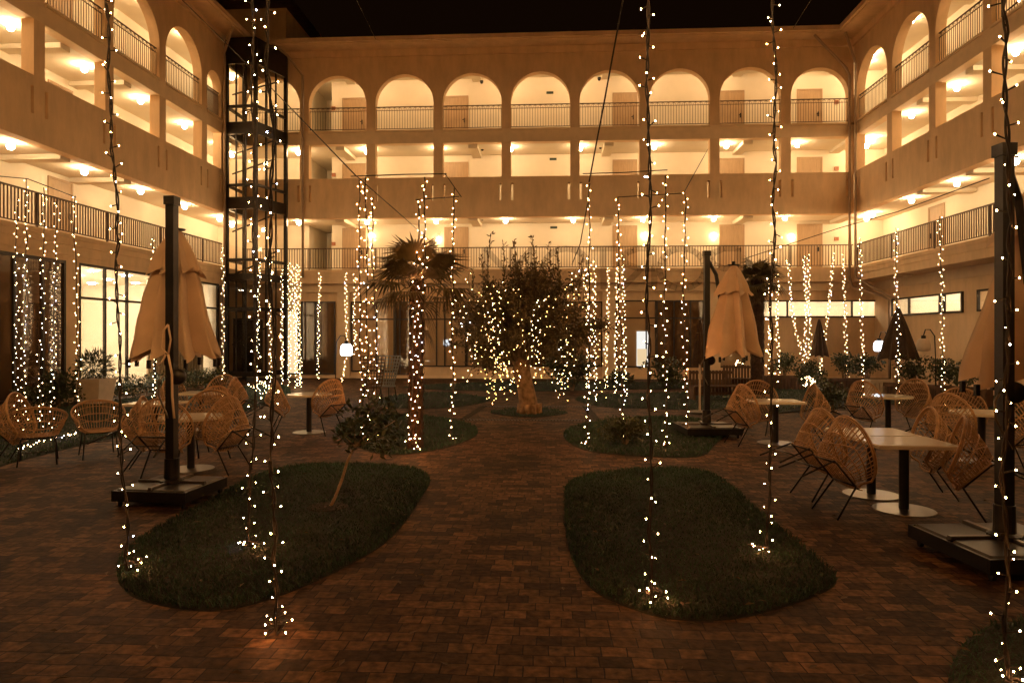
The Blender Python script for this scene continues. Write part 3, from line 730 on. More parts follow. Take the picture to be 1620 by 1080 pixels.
# ------------------------------------------------------------------ cantilever parasols
def parasol(pos,head,label,off,zlo=1.56,zhi=3.22,rb=.52,rope=False,bs=.8,seed=1):
    rnd=random.Random(seed)
    root=empty('closed_parasol',pos,(0,0,head),label,'parasol','closed canvas parasols')
    # weighted base
    for i,(sx,sy) in enumerate(((-1,-1),(1,-1),(1,1),(-1,1))):
        m=MB(); x0,x1=(.03,.60) if sx>0 else (-.60,-.03); y0,y1=(.03,.60) if sy>0 else (-.60,-.03)
        m.bev(x0,x1,y0,y1,.10,.20,.02); m.build('weight_slab',M['stone'],root)
    m=MB(); m.box(-.64,.64,-.64,-.605,.07,.185); m.box(-.64,.64,.605,.64,.07,.185); m.box(-.64,-.605,-.60,.60,.07,.185); m.box(.605,.64,-.60,.60,.07,.185)
    m.box(-.60,.60,-.60,.60,.07,.095); m.build('base_tray',M['black'],root)
    m=MB()
    m.box(-.60,.60,-.028,.028,.19,.225); m.box(-.028,.028,-.60,-.03,.19,.2245); m.box(-.028,.028,.03,.60,.19,.2245); m.build('base_cross',M['steel'],root)
    for sx in (-1,1):
        for sy in (-1,1):
            m=MB(); m.tube([(sx*.55-.02,sy*.55,.035),(sx*.55+.02,sy*.55,.035)],.035,10); m.build('castor',M['black'],root)
    m=MB(); m.lathe([(.13,.20),(.13,.235),(.085,.25),(.08,.48)],16); m.box(-.05,.05,-.05,.05,.25,3.42)
    m.build('mast',M['black'],root)
    m=MB(); m.box(-.065,.065,-.065,.065,3.40,3.50); m.build('mast_cap',M['black'],root)
    o=V(off)
    for ch in root.children:
        if ch.name.split('.')[0] not in ('mast','mast_cap'): ch.scale=(bs,bs,1)
    # folded arm
    m=MB(); m.tube([(0,0,3.38),(o.x*.35,o.y*.35,3.05),(o.x*.6,o.y*.6,2.3)],.035,6); m.build('arm',M['black'],root)
    # crank housing and handle
    m=MB(); m.lathe([(.0,-.05),(.085,-.05),(.095,0),(.085,.05),(.0,.05)],16,(0,0,0))
    m.v=[(x+.07,z,1.42+y) for x,y,z in m.v]
    c=m.build('crank_box',M['black'],root,smooth=True)
    MB().tube([(-.06,-.05,1.45),(-.13,-.06,1.35),(-.12,-.06,1.2),(-.02,-.07,1.0),(0,-.08,.95)],.011,6).build('crank_handle',M['steel'],c,smooth=True)
    # canopy: eight gores hanging in folds
    nth,nz=128,22
    def canopy(z0,z1,r0,r1,name,hem,fold,mt=M['canvas']):
        vs=[];fs=[]; amps=[rnd.uniform(.75,1.2) for _ in range(8)]; ph=[rnd.uniform(-.10,.10) for _ in range(9)]; hm=[rnd.uniform(-.03,.10) for _ in range(8)]
        for j in range(nz+1):
            v=j/nz; z=z1+(z0-z1)*v; rr=r1+(r0-r1)*v**.85
            for i in range(nth):
                th=2*pi*i/nth; q=th/(2*pi)*8; k=int(q)%8; u=q-int(q)
                u2=min(1,max(0,u+ph[k]*sin(pi*u)))
                prof=abs(2*u2-1)**1.4                       # 1 at ribs, 0 between
                r=rr*(1-fold*amps[k]*(1-prof)*(.45+.55*v))
                tw=.30*(1-prof)*v*amps[k]; r*=1+.035*sin(7*th+4*v+k)*v+.02*sin(13*v+3*k)
                zz=z+ (hem*hm[k]*4 + hem*(1-prof))*max(0,v-.86)/.14
                sag=1+.05*sin(6*v+k)
                vs.append((o.x+r*cos(th+tw)*sag,o.y+r*sin(th+tw)*sag,zz))
        for j in range(nz):
            for i in range(nth):
                l=(i+1)%nth; fs.append((j*nth+i,j*nth+l,(j+1)*nth+l,(j+1)*nth+i))
        mm=MB(); mm.add(vs,fs); return mm.build(name,mt,root,smooth=True)
    can=canopy(zlo,zhi-.08,rb,.10,'canopy',.16,.60)
    canopy(zhi-.60,zhi,rb*.66,.05,'canopy_vent',.10,.34)
    m=MB(); m.lathe([(.0,0),(.11,0),(.12,.015),(.03,.03),(.03,.075),(0,.08)],16,(o.x,o.y,zhi)); m.build('finial',M['black'],root,smooth=True)
    for k in range(0,8):
        th=2*pi*k/8
        m=MB(); m.box(o.x+rb*.93*cos(th)-.018,o.x+rb*.93*cos(th)+.018,o.y+rb*.93*sin(th)-.018,o.y+rb*.93*sin(th)+.018,zlo-.05,zlo+.05); m.build('rib_tip',M['black'],root)
    if rope:
        m=MB(); m.tube([(.0,-.075,2.02),(-.05,-.085,1.95),(-.07,-.08,1.75),(.01,-.085,1.68),(.04,-.085,1.85),(0,-.075,2.02)],.012,5)
        m.tube([(.01,-.085,1.68),(.06,-.09,1.45),(.06,-.085,1.2),(.08,-.08,.95)],.014,5); m.tube([(-.02,-.085,1.68),(-.06,-.085,1.6),(-.11,-.085,1.56)],.012,5)
        m.build('tie_rope',M['canvas'],root,smooth=True)
    return root
pl=G(272,790)
parasol(pl,R(-4),'big closed beige parasol at left, tied with a rope to its black mast',(-.31,.55),zlo=1.56,zhi=3.20,rb=.56,rope=True,bs=.68,seed=3)
pm=G(1118,688)
parasol(pm,R(5),'closed ochre parasol right of centre, hanging beside its mast',(.50,-.05),zlo=1.45,zhi=3.22,rb=.60,seed=8)
pr=G(1589,888)
parasol(pr,R(6),'closed parasol cut by the right edge, its slab base reaching into view',(.55,.24),zlo=1.42,zhi=3.3,rb=.66,bs=.80,seed=5)
def dark_parasol(pos,zlo,zhi,r,label):
    root=empty('closed_parasol',pos,(0,0,0),label,'parasol','dark parasols by the far walls')
    MB().tube([(0,0,0),(0,0,zhi)],.025,8).build('pole',M['pot'],root)
    MB().lathe([(.28,0),(.28,.05),(.05,.08)],16).build('base',M['stone'],root)
    m=MB(); n=48; vs=[];fs=[]
    for j in range(9):
        v=j/8; rr=.03+(r-.03)*v**.9
        for i in range(n):
            th=2*pi*i/n; q=rr*(1-.4*abs(sin(4*th))); vs.append((q*cos(th),q*sin(th),zhi-(zhi-zlo)*v+.06*abs(sin(4*th))*v))
    for j in range(8):
        for i in range(n): l=(i+1)%n; fs.append((j*n+i,j*n+l,(j+1)*n+l,(j+1)*n+i))
    m.add(vs,fs); m.build('canopy',M['canvas_dark'],root,smooth=True)
p=PT(1421,530,21); p.z=0; dark_parasol(p,1.15,2.75,.62,'dark closed parasol before the right wing strip windows')
p=PT(1296,530,24); p.z=0; dark_parasol(p,1.15,2.45,.34,'slim dark closed parasol near the lit conifer')
p=PT(1107,530,17); p.z=0; dark_parasol(p,1.15,2.30,.20,'narrow dark closed parasol left of the ochre parasol mast')

# ------------------------------------------------------------------ plants
def leafmesh(m,c,d,l,w,up=V((0,0,1))):
    d=d.normalized(); s=d.cross(up)
    if s.length<1e-3: s=V((1,0,0))
    s.normalize(); s=s*cos(random.uniform(-1,1))+d.cross(s)*sin(random.uniform(-1,1)); s*=w
    m.add([c,c+d*l*.5+s,c+d*l,c+d*l*.5-s],[(0,1,2,3)])
def rdir(): 
    while True:
        v=V((random.uniform(-1,1),random.uniform(-1,1),random.uniform(-1,1)))
        if .05<v.length<1: return v.normalized()
def blob(m,c,rad,n,l,w,out=.5):
    for _ in range(n):
        d=rdir(); r=random.random()**.45
        p=c+V((d.x*rad[0],d.y*rad[1],d.z*rad[2]))*r
        leafmesh(m,p,(d*out+rdir()*.8+V((0,0,.25))),l*random.uniform(.6,1.3),w*random.uniform(.7,1.2))
def shrub(pos,rad,n,l,label,mt='leaf',cat='shrub',stems=7,group=None,w=None,z0=0.0):
    root=empty('shrub',pos,label=label,cat=cat,group=group)
    m=MB(); s=MB()
    for k in range(stems):
        a=random.uniform(0,2*pi); rr=random.uniform(.2,1)
        e=V((cos(a)*rad[0]*rr*.7,sin(a)*rad[1]*rr*.7,z0+rad[2]*random.uniform(.9,1.9)))
        s.tube([(cos(a)*.04,sin(a)*.04,z0),(e.x*.5,e.y*.5,z0+(e.z-z0)*.6),e],[.014,.010,.004],5)
        blob(m,V((e.x,e.y,e.z*.8+z0*.2)),(rad[0]*.5,rad[1]*.5,rad[2]*.55),n//stems,l,w or l*.28)
    m.build('foliage',M[mt],root); s.build('stem',M['bark'],root)
    return root
# olive tree
OT=G(834,655)
ol=empty('olive_tree',OT,label='old olive tree in the middle, hung with fairy lights',cat='tree')
m=MB()
path=[V((.06,0,-.05)),V((.02,0,.35)),V((-.06,0,.75)),V((-.14,.02,1.05)),V((-.10,.05,1.3))]
m.tube(path,[.26,.215,.20,.22,.17],16)
for b in range(9):
    a=2*pi*b/9+.3; m.tube([(.05+.20*cos(a),.20*sin(a),.25),(.06+.23*cos(a),.22*sin(a),.06),(.06+.27*cos(a),.25*sin(a),-.03)],[.09,.06,.03],8)
for v in range(len(m.v)):
    x,y,z=m.v[v]; k=1+.16*sin(x*23+z*17)*sin(y*29+z*9)+random.uniform(-.05,.05); m.v[v]=(x*k if abs(x)<.5 else x,y*k,z)
ends=[]
br=MB()
for i in range(125):
    while True:
        v=V((random.uniform(-1,1),random.uniform(-1,1),random.uniform(-1,1)))
        if .30<v.length<1: break
    e=V((v.x*1.9+.02,v.y*1.35,2.12+v.z*1.32+.25*(1-abs(v.x))))
    if v.z<-.35 and abs(v.x)<.30: e.z+=.8
    s_=V((-.1+random.uniform(-.08,.08),.05+random.uniform(-.08,.08),random.uniform(1.0,1.4)))
    mid=s_.lerp(e,.5)+V((0,0,.22))+rdir()*.12
    br.tube([s_,s_.lerp(mid,.5)+V((0,0,.06)),mid,e],[.042,.030,.018,.006] if i%4==0 else [.02,.016,.010,.004],5); ends.append((mid,e,(e-mid)))
m.build('trunk',M['bark_olive'],ol,smooth=True); br.build('branch',M['bark'],ol,smooth=True)
lf=MB()
for mid,e,d in ends:
    for _ in range(300):
        p=mid.lerp(e,random.uniform(.15,1.12))+rdir()*random.uniform(0,.27)
        if p.z<.55+.3*random.random(): continue
        leafmesh(lf,p,d.normalized()*.5+rdir(),random.uniform(.07,.13),random.uniform(.014,.024))
# long upright shoots
for px,py,ty in ((778,372,470),(800,390,470),(815,385,460),(843,380,450),(868,382,455),(880,395,470),(760,405,470),(905,430,500),(752,430,490),(830,395,460),(858,412,470),(920,410,480)):
    a=PT(px+random.uniform(-12,12),ty+20,16.9)-OT; b=PT(px,py,16.9)-OT; dy=random.uniform(-.6,.6); a.y+=dy; b.y+=dy
    for k in range(64):
        t=k/63; p=a.lerp(b,t); leafmesh(lf,p+rdir()*.02,(b-a).normalized()*.7+rdir()*.7,.115,.021)
    lf.tube([a,b],.008,4)
lf.build('crown',M['leaf_olive'],ol)
# palms
def fan(m,base,d,pet,rad,droop,nb=30,spread=R(112)):
    d=d.normalized(); hub=base+d*pet+V((0,0,-droop*pet*.3))
    m.tube([base,base+d*pet*.5+V((0,0,.02)),hub],[.014,.011,.008],5)
    side=d.cross(V((0,0,1)));
    if side.length<.05: side=V((1,0,0))
    side.normalize(); nrm=side.cross(d).normalized()
    for i in range(nb):
        a=-spread+2*spread*i/(nb-1); ln=rad*(.72+.28*cos(a*.7))*random.uniform(.9,1.08)
        u=(d*cos(a)+side*sin(a)); w=.0175*rad/.5
        t=u.cross(nrm)*w
        p1=hub+u*ln*.55+nrm*.02; p2=hub+u*ln+V((0,0,-droop*ln*random.uniform(.25,.75)))
        m.add([hub,p1+t,p2,p1-t],[(0,1,2,3)]); 
def palm(pos,zt,rt,label,nleaf,pet,rad,skirt,seed,lean=(0,0)):
    random.seed(seed)
    root=empty('palm_tree',pos,label=label,cat='tree')
    m=MB(); n=26; pts=[V((lean[0]*(k/n),lean[1]*(k/n),zt*k/n)) for k in range(n+1)]
    m.tube(pts,[rt*(1.15 if k<2 else 1)*(1+.10*(k%2)) for k in range(n+1)],14)
    for k in range(500):
        a=random.uniform(0,2*pi); z=random.uniform(.15,zt); c=V((lean[0]*z/zt+rt*cos(a),lean[1]*z/zt+rt*sin(a),z))
        leafmesh(m,c,V((cos(a)*.35,sin(a)*.35,random.choice((1,-1)))),.10,.008)
    m.build('trunk',M['bark_palm'],root)
    m=MB(); top=V((lean[0],lean[1],zt))
    for i in range(nleaf):
        a=i*2.39996; e=1.25-1.55*(i/nleaf)**.75+random.uniform(-.1,.1)
        d=V((cos(a)*cos(e),sin(a)*cos(e),sin(e)))
        fan(m,top+V((0,0,-.1*(i/nleaf))),d,pet*random.uniform(.8,1.1),rad*random.uniform(.85,1.1),.35+.5*(i/nleaf))
    m.build('crown',M['leaf_palm'],root)
    m=MB()
    for i in range(skirt):
        a=random.uniform(0,2*pi); d=V((cos(a)*.5,sin(a)*.5,-.85)); fan(m,top+V((0,0,-.15-random.random()*.5)),d,pet*.4,rad*.7,.3,12,R(80))
    if skirt: m.build('dead_frond',M['leaf_dry'],root)
    return root
PP=G(657,711)
palm(PP,2.80,.115,'fan palm with a dark hairy trunk wrapped by light strings, left of the olive',18,.48,.64,4,11,(.03,0))
p=PT(1198,530,22.5); p.z=0
palm(p,3.75,.20,'taller fan palm behind the ochre parasol, with a hanging dry skirt',22,.38,.62,26,12)
random.seed(21)
# crooked sapling in the near left lawn
sp=G(518,806); sap=empty('sapling',sp,label='crooked young bay sapling leaning in the near left lawn',cat='small tree')
def sq(px,py): return PT(px,py,depth(806))-sp
m=MB(); m.tube([V((0,0,-.03)),sq(530,787),sq(541,758),sq(550,728),sq(560,708),sq(578,690),sq(595,668)],[.019,.017,.016,.015,.014,.011,.006],8)
for q in ((560,665),(610,690),(625,665),(585,648),(545,690)): m.tube([sq(562,706),sq(q[0],q[1])],[.008,.004],5)
m.build('trunk',M['bark_pale'],sap,smooth=True)
m=MB()
for q,rr,n in (((575,675),.19,260),((610,672),.19,240),((592,645),.15,160),((552,690),.14,130),((608,702),.12,110),((560,650),.10,60)):
    c=sq(*q); blob(m,V((c.x,c.y+random.uniform(-.1,.1),c.z)),(rr*1.1,rr*1.1,rr*1.1),int(n*.55),.085,.021)
m.build('crown',M['leaf'],sap)
MB().lathe([(.26,.02),(.20,.04),(0,.05)],20).build('soil_ring',M['soil'],sap)
# bushes
b=G(990,705); shrub(b,(.62,.45,.26),1500,.07,'low dark rounded bush in the lawn right of the centre path',stems=9)
b=PT(905,600,24); b.z=0; shrub(b,(.9,.7,.75),1100,.16,'dark bush behind the olive tree, right of its trunk',stems=9)
b=PT(985,600,25); b.z=0; shrub(b,(.6,.5,.35),500,.14,'small leafy bush before the rear wing, left of the lit doorway',stems=7)
b=PT(1055,600,25); b.z=0; shrub(b,(.9,.6,.55),800,.15,'loose bush below the dark reflecting window of the rear wing',stems=8)
b=PT(1282,600,22.5); b.z=0; shrub(b,(.55,.5,.55),1300,.10,'small shrub brightly lit by converging light strings',mt='leaf',stems=9)
b=G(1320,655); shrub(b,(.75,.5,.45),1500,.075,'dark bushy shrub beside the lit shrub, behind the right tables',stems=9)
for px,t,r,lab in ((1335,23.5,.5,'planter shrub nearest the lit shrub'),(1372,22.5,.55,'planter shrub below the glowing white lantern'),(1450,20.5,.6,'planter shrub right of the dark parasol'),(1485,19.6,.6,'planter shrub behind the last slim light string'),(1525,18.8,.55,'planter shrub left of the right-edge parasol canopy'),(1240,24.5,.5,'planter shrub behind the twin strings by the tall palm')):
    b=PT(px,560,t); b.z=0; shrub(b,(r,r*.8,.42),800,.10,lab+', dark and leafy',stems=8,group='planter shrubs along the right wall',z0=.45)
# planters for them
def planter(pos,w,d,h,label,mt,rz=0,slats=True):
    root=empty('planter_box',pos,(0,0,rz),label,'planter','planter boxes')
    m=MB()
    if slats:
        n=int(w/.11)
        for i in range(n):
            x=-w/2+(i+.5)*w/n; m.box(x-.045,x+.045,-d/2,-d/2+.025,.03,h); m.box(x-.045,x+.045,d/2-.025,d/2,.03,h)
        m.box(-w/2-.01,-w/2+.02,-d/2+.03,d/2-.03,.03,h); m.box(w/2-.02,w/2+.01,-d/2+.03,d/2-.03,.03,h)
        m.box(-w/2-.02,w/2+.02,-d/2-.022,-d/2-.002,h-.08,h+.03)
    else: m.bev(-w/2,w/2,-d/2,d/2,0,h,.02)
    m.build('box_side',M[mt],root)
    m=MB(); m.box(-w/2+.03,w/2-.03,-d/2+.03,d/2-.03,h-.06,h-.03) if slats else m.box(-w/2+.03,w/2-.03,-d/2+.03,d/2-.03,h+.001,h+.01)
    m.build('soil',M['soil'],root)
for px,t,w,lab,mt in ((1353,23,1.9,'long wooden planter below the white lantern','wood'),(1468,20,2.2,'long slatted planter right of the dark parasol','wood'),(1525,18.8,1.2,'slatted planter next to the right-edge parasol','wood'),(1240,24.5,1.3,'wooden planter by the tall palm','wood')):
    b=PT(px,560,t); b.z=0; planter(b,w,.5,.48,lab,mt,R(-50) if px>1400 else 0)
b=PT(1389,560,21.3); b.z=0; planter(b,.62,.45,.55,'pale box planter under the white lantern','pot',slats=True)
# slatted benches behind the ochre parasol
def bench(pos,w,label,rz=0):
    root=empty('slatted_bench',pos,(0,0,rz),label,'bench','slatted wooden benches')
    m=MB()
    for i in range(int(w/.1)): x=-w/2+i*.1; m.box(x,x+.07,.22,.25,.12,.86)
    m.box(-w/2,w/2,.19,.219,.76,.84); m.box(-w/2,w/2,.19,.219,.16,.22); m.build('backrest',M['wood'],root)
    m=MB()
    for i in range(4): m.box(-w/2,w/2,-.25+i*.11,-.16+i*.11,.40,.43)
    m.build('seat',M['wood'],root)
    for sx in (-1,1): m=MB(); m.box(sx*w/2-.03,sx*w/2+.03,-.24,.18,0,.398); m.build('leg',M['wood'],root)
b=PT(1130,600,20.5); b.z=0; bench(b,1.35,'slatted wooden bench behind the ochre parasol mast',R(8))
b=PT(1168,600,24); b.z=0; bench(b,.95,'slatted wooden bench farther back, beside the tall palm trunk',R(-6))
# candle glimmers on bench
# left lawn: hedge, potted plant
random.seed(33)
hd=empty('hedge',(0,0,0),label='low dark clipped hedge along the lobby glass',cat='hedge')
m=MB(); A=V((XL+.75,16.2,.35)); Bq=V((XL+.75,26.5,.35))
for i in range(70): blob(m,A.lerp(Bq,i/69)+V((random.uniform(-.1,.1),0,random.uniform(-.05,.05))),(.34,.22,.32),110,.075,.024)
m.build('foliage',M['leaf'],hd)
m=MB()
for i in range(30): p=A.lerp(Bq,i/29); m.tube([(p.x,p.y,0),(p.x+random.uniform(-.1,.1),p.y,.4)],.015,5)
m.build('stem',M['bark'],hd)
pp=PT(150,600,19.2); pp.z=0
pot=empty('potted_shrub',pp,label='dark spiky shrub in a large pale square pot before the lobby glass',cat='potted plant')
m=MB(); m.add([(-.30,-.30,.05),(.30,-.30,.05),(.30,.30,.05),(-.30,.30,.05),(-.38,-.38,.72),(.38,-.38,.72),(.38,.38,.72),(-.38,.38,.72)],[(3,2,1,0),(4,5,6,7),(0,1,5,4),(1,2,6,5),(2,3,7,6),(3,0,4,7)]); m.build('pot',M['pot'],pot)
m=MB(); blob(m,V((0,0,1.05)),(.42,.42,.42),900,.16,.018,1.2); m.build('foliage',M['leaf'],pot)
pp=PT(350,600,20.5); pp.z=0; shrub(pp,(.6,.5,.35),600,.12,'dark bush at the foot of the lift shaft, right of the left parasol',stems=7)
pp=PT(92,600,18.3); pp.z=0; shrub(pp,(.5,.4,.5),500,.14,'tall dark bush left of the pale square pot',stems=7)
# lattice high back garden chairs
def lattice(pos,rz,label,mt):
    root=empty('lattice_chair',pos,(0,0,rz),label,'garden chair','high lattice-back garden chairs')
    m=MB(); w0,w1,h0,h1=.24,.36,.45,1.30
    def P_(u,v): w=w0+(w1-w0)*v; return V((u*w,.10+.26*v-.10*u*u,h0+(h1-h0)*v))
    for i in range(8):
        u=-1+2*i/7; m.tube([P_(u,v) for v in (0,.33,.66,1)],.020,4)
    for j in range(10):
        v=j/9; m.tube([P_(u,v) for u in (-1,-.5,0,.5,1)],.020,4)
    m.build('backrest',M[mt],root)
    m=MB()
    for i in range(7): x=-.24+.08*i; m.tube([(x,-.32,.46),(x,.12,.44)],.02,4)
    for i in range(6): y=-.32+.088*i; m.tube([(-.25,y,.458),(.25,y,.458)],.02,4)
    m.build('seat',M[mt],root)
    for sx in (-1,1):
        for y in (-.30,.14): MB().tube([(sx*.22,y,.44),(sx*.27,y*1.3,0)],.016,6).build('leg',M['black'],root)
b=PT(589,600,19.5); b.z=0; lattice(b,R(12),'brown lattice-back garden chair right of the white lantern','lattice_brown')
b=PT(610,600,20.0); b.z=0; lattice(b,R(-10),'pale grey lattice-back garden chair behind the brown one','lattice')
# garden lanterns on crook stems
def lantern(pos,z,label,lit=True,s=1.0,side=1):
    root=empty('garden_lantern',pos,(0,0,0),label,'lantern','lanterns on crook stems')
    MB().lathe([(.16,0),(.16,.03),(.03,.05)],14).build('foot',M['black'],root)
    MB().tube([(side*.32,0,.02),(side*.33,0,z*.7),(side*.30,0,z+.24),(side*.18,0,z+.42),(side*.05,0,z+.42),(0,0,z+.25)],.016,6).build('stem',M['black'],root,smooth=True)
    root.children[0].location=(side*.32,0,0)
    m=MB(); m.lathe([(.0,-.19*s),(.13*s,-.19*s),(.18*s,-.15*s),(.19*s,-.02*s),(.16*s,.13*s),(.10*s,.18*s),(0,.18*s)],20,(0,0,z)); m.build('shade',M['lantern'] if lit else M['pot'],root,smooth=True)
    MB().lathe([(.06,.18*s),(.06,.26*s),(.02,.28*s)],12,(0,0,z)).build('cap',M['black'],root)
b=PT(548,553,21); lantern((b.x,b.y,0),b.z,'glowing white lantern before the rear wing, left of the lattice chairs',True,.95,-1)
b=PT(1391,547,21.5); lantern((b.x,b.y,0),b.z,'glowing white lantern in front of the right corner downpipe',True,.85,1)
b=PT(1461,545,19.5); lantern((b.x,b.y,0),b.z,'unlit cream lantern on a dark crook, right of the dark parasol',False,.95,1)

# ------------------------------------------------------------------ strings of fairy lights
bm=MB(); bm.lathe([(0,-.0046),(.003,-.0037),(.0042,0),(.0033,.0037),(.0,.0058)],8)
bulb_src={}
for k in ('bulb','bulbw','bulbc'):
    me=bpy.data.meshes.new('bulb'); me.from_pydata(bm.v,[],bm.f); me.materials.append(M[k]); me.polygons.foreach_set('use_smooth',[True]*len(me.polygons)); me.update(); bulb_src[k]=me
def bulb_obj(p,root,k,s=1.0):
    o=bpy.data.objects.new('bulb',bulb_src[k]); COL.objects.link(o); o.parent=root; o.location=p; o.scale=(s,s,s)
def string(label,pts,step=.12,spread=.05,fine=True,near=True,rwire=.006,twist=True,slack=0,s=1.0,skip=0.0,white=False):
    """pts: a polyline of world points from top to bottom"""
    pts=[V(p) for p in pts]; base=pts[-1]; group='strings of warm fairy lights'
    root=empty('light_string',base,label=label,cat='fairy lights',group=group) if fine else None
    P_=[p-base for p in pts]
    # resample with a small wander
    line=[]; 
    for a,b in zip(P_[:-1],P_[1:]):
        n=max(2,int((b-a).length/.12))
        for k in range(n): line.append(a.lerp(b,k/n))
    line.append(P_[-1])
    wx=wy=0; out=[]
    for p in line:
        wx=wx*.86+random.gauss(0,.009); wy=wy*.86+random.gauss(0,.009); out.append(p+V((wx,wy,0)))
    if slack:
        a=random.uniform(0,2*pi); q=out[-1].copy(); q.z=.045
        for k in range(slack):
            a+=random.uniform(.4,1.9); q=q+V((cos(a),sin(a)*.8,0))*.075; out.append(V((q.x,q.y,.04+.02*random.random())))
    w=MB()
    if twist:
        for ph in (0,pi):
            sub=[]
            for i in range(len(out)-1):
                for k in range(4):
                    t=k/4; p=out[i].lerp(out[i+1],t); an=(i+t)*2.1+ph; sub.append(p+V((cos(an),sin(an),0))*rwire*1.15)
            w.tube(sub,rwire,5)
    else: w.tube(out,rwire,4)
    acc=0; nxt=step*.5; ang=random.uniform(0,6)
    spots=[]
    for a,b in zip(out[:-1],out[1:]):
        l=(b-a).length
        while acc+l>=nxt:
            p=a.lerp(b,(nxt-acc)/max(l,1e-6)); ang+=2.4+random.uniform(-.7,.7)
            d=V((cos(ang),sin(ang),random.uniform(-.5,.7))); q=p+d*spread*random.uniform(.6,1.15)
            if q.z+base.z<.02: q.z=.03-base.z
            spots.append((p,q)); nxt+=step*random.uniform(.65,1.4)
        acc+=l
    w2=MB()
    for p,q in spots:
        if twist or near: w.tube([p,p.lerp(q,.93)],[.0035,.0055] if near else .003,5 if near else 3)
    if fine:
        w.build('cable',M['wire'],root,smooth=True)
        for p,q in spots:
            r=random.random(); bulb_obj(q,root,'bulbc' if r<.025 else ('bulbw' if (white or r<.2) else 'bulb'),s)
        return root
    # distant string: too small to show separate bulbs, one object
    for p,q in spots:
        r=random.random(); w.cur=2 if r<.02 else 1
        w.octa(q,.0068*s,.0085*s)
    o=w.build('light_string',[M['wire'],M['bulbw'] if white else M['bulbt'],M['bulbc']],None,base)
    return tag(o,label,'fairy lights',group)
random.seed(5)
def vert(xt,yt,xb,yb,t=None,zt=None,zb=None):
    """top and bottom pixels of one hanging string at one distance"""
    t=t or depth(yb)
    a=PT(xt,yt,t); b=PT(xb,yb,t)
    if b.z<.05: b.z=.05
    return [a,b]
NEAR=dict(step=.072,spread=.058,rwire=.0065)
string('long light string left of the left parasol, ending at the lawn tip',vert(170,-60,195,914),slack=9,**NEAR)
string('light string of the twin pair, farther one ending inside the near left lawn',vert(398,-60,401,872),slack=8,**NEAR)
string('light string of the twin pair, nearer one reaching down to the bare paving',vert(423,-60,432,1020),slack=10,**NEAR)
string('long light string left of the ochre parasol, ending in the near right lawn',vert(1027,-60,1036,962),slack=9,**NEAR)
string('slim long light string right of the ochre parasol, coiled at the lawn edge',vert(1225,-60,1216,882),slack=9,**NEAR)
string('nearest light string, running down the right edge over the parasol mast',vert(1590,-60,1600,1110),slack=6,**NEAR)
MID=dict(step=.095,spread=.05,rwire=.006,near=False,s=1.2)
string('leftmost of the three light strings rising above the sapling',vert(568,285,574,690),**MID)
string('middle one of the three light strings above the sapling',vert(578,280,584,700),**MID)
string('rightmost of the three light strings above the sapling',vert(590,312,598,694),**MID)
string('light string running down the left side of the palm trunk',vert(661,317,645,700,11.3),slack=3,**MID)
string('light string running down the front of the palm trunk',vert(671,280,660,713,11.15),slack=4,**MID)
string('light string between the palm and the olive tree',vert(718,297,713,702),slack=3,**MID)
string('light string from the thick sloping cable, right of the olive tree',vert(932,290,931,708),slack=3,**MID)
string('light string left of the low rounded bush, hung from the lower wire',vert(977,312,984,692),**MID)
string('light string above the low rounded bush, tallest of the right group',vert(1054,277,1052,712),slack=3,**MID)
string('light string directly left of the ochre parasol mast base',vert(1083,303,1087,692),slack=4,**MID)
FAR=dict(step=.085,spread=.045,rwire=.007,near=False,fine=False,twist=False)
def far(lab,xt,yt,xb,yb,t,s=1.0,white=True,step=None,mid=None):
    pts=vert(xt,yt,xb,yb,t)
    if mid: pts=[pts[0],PT(mid[0],mid[1],t),pts[1]]
    kw=dict(FAR)
    if step: kw['step']=step
    string(lab,pts,s=s,white=white,**kw)
far('light string at the left lawn, leftmost before the dark glass',27,315,24,690,14.2,.95)
far('light string at the left lawn with the highest top',42,283,38,690,13.4,.95)
far('light string at the left lawn, third from the edge',70,297,64,690,13.4,.95)
far('light string at the left lawn, just left of the pale pier',88,318,84,680,14,.95)
far('light string at the left lawn nearest the lobby door, trailing to the kerb',118,310,122,690,13,.95)
string('light string lying along the kerb of the left lawn',[G(124,690)+V((0,0,.08)),G(98,697)+V((0,0,.08)),G(60,706)+V((0,0,.08)),G(28,722)+V((0,0,.08))],step=.09,spread=.03,rwire=.007,near=False,fine=False,twist=False,white=True)
far('light string hanging just left of the left parasol top',241,376,243,640,19.5,1.1)
far('light string between the left parasol and the lift shaft',351,390,353,628,21,1.15)
far('light string before the lift shaft, behind the twin pair',411,414,405,628,23,1.2)
far('light string immediately right of the nearer twin string',428,412,427,628,23,1.2)
far('light string left of the dense bright cluster at the lift corner',446,426,446,610,24.5,1.2)
far('dense cluster string at the lift corner, left strand',457,415,458,618,25,1.3)
far('dense cluster string at the lift corner, second strand',463,420,468,628,25,1.3,step=.075)
far('dense cluster string at the lift corner, third strand',468,417,473,634,24.6,1.3,step=.075)
far('dense cluster string at the lift corner, right strand',474,421,476,618,25,1.3)
far('light string in front of the dark tall rear window',505,432,502,602,26,1.3)
far('light string directly above the left white lantern',547,430,541,606,25.5,1.3,mid=(549,560))
far('light string right of the left white lantern',561,433,561,560,26,1.25)
far('light string right of the olive crown, inner one',926,425,930,632,20,1.15)
far('light string right of the olive crown, outer one',941,412,942,636,19.5,1.15)
far('lone thin light string before the cream rear pier',962,422,959,622,24.5,1.25)
far('light string left of the lit doorway',978,407,974,622,22,1.2)
far('light string closest to the lit doorway',985,404,991,640,21,1.15)
far('light string right of the tall palm, left of the slim near one',1216,447,1218,600,24.5,1.25)
far('light string right behind the slim near string',1230,432,1233,600,24.5,1.25)
far('slanting light string falling right into the lit shrub',1246,410,1272,585,24,1.25,mid=(1254,490))
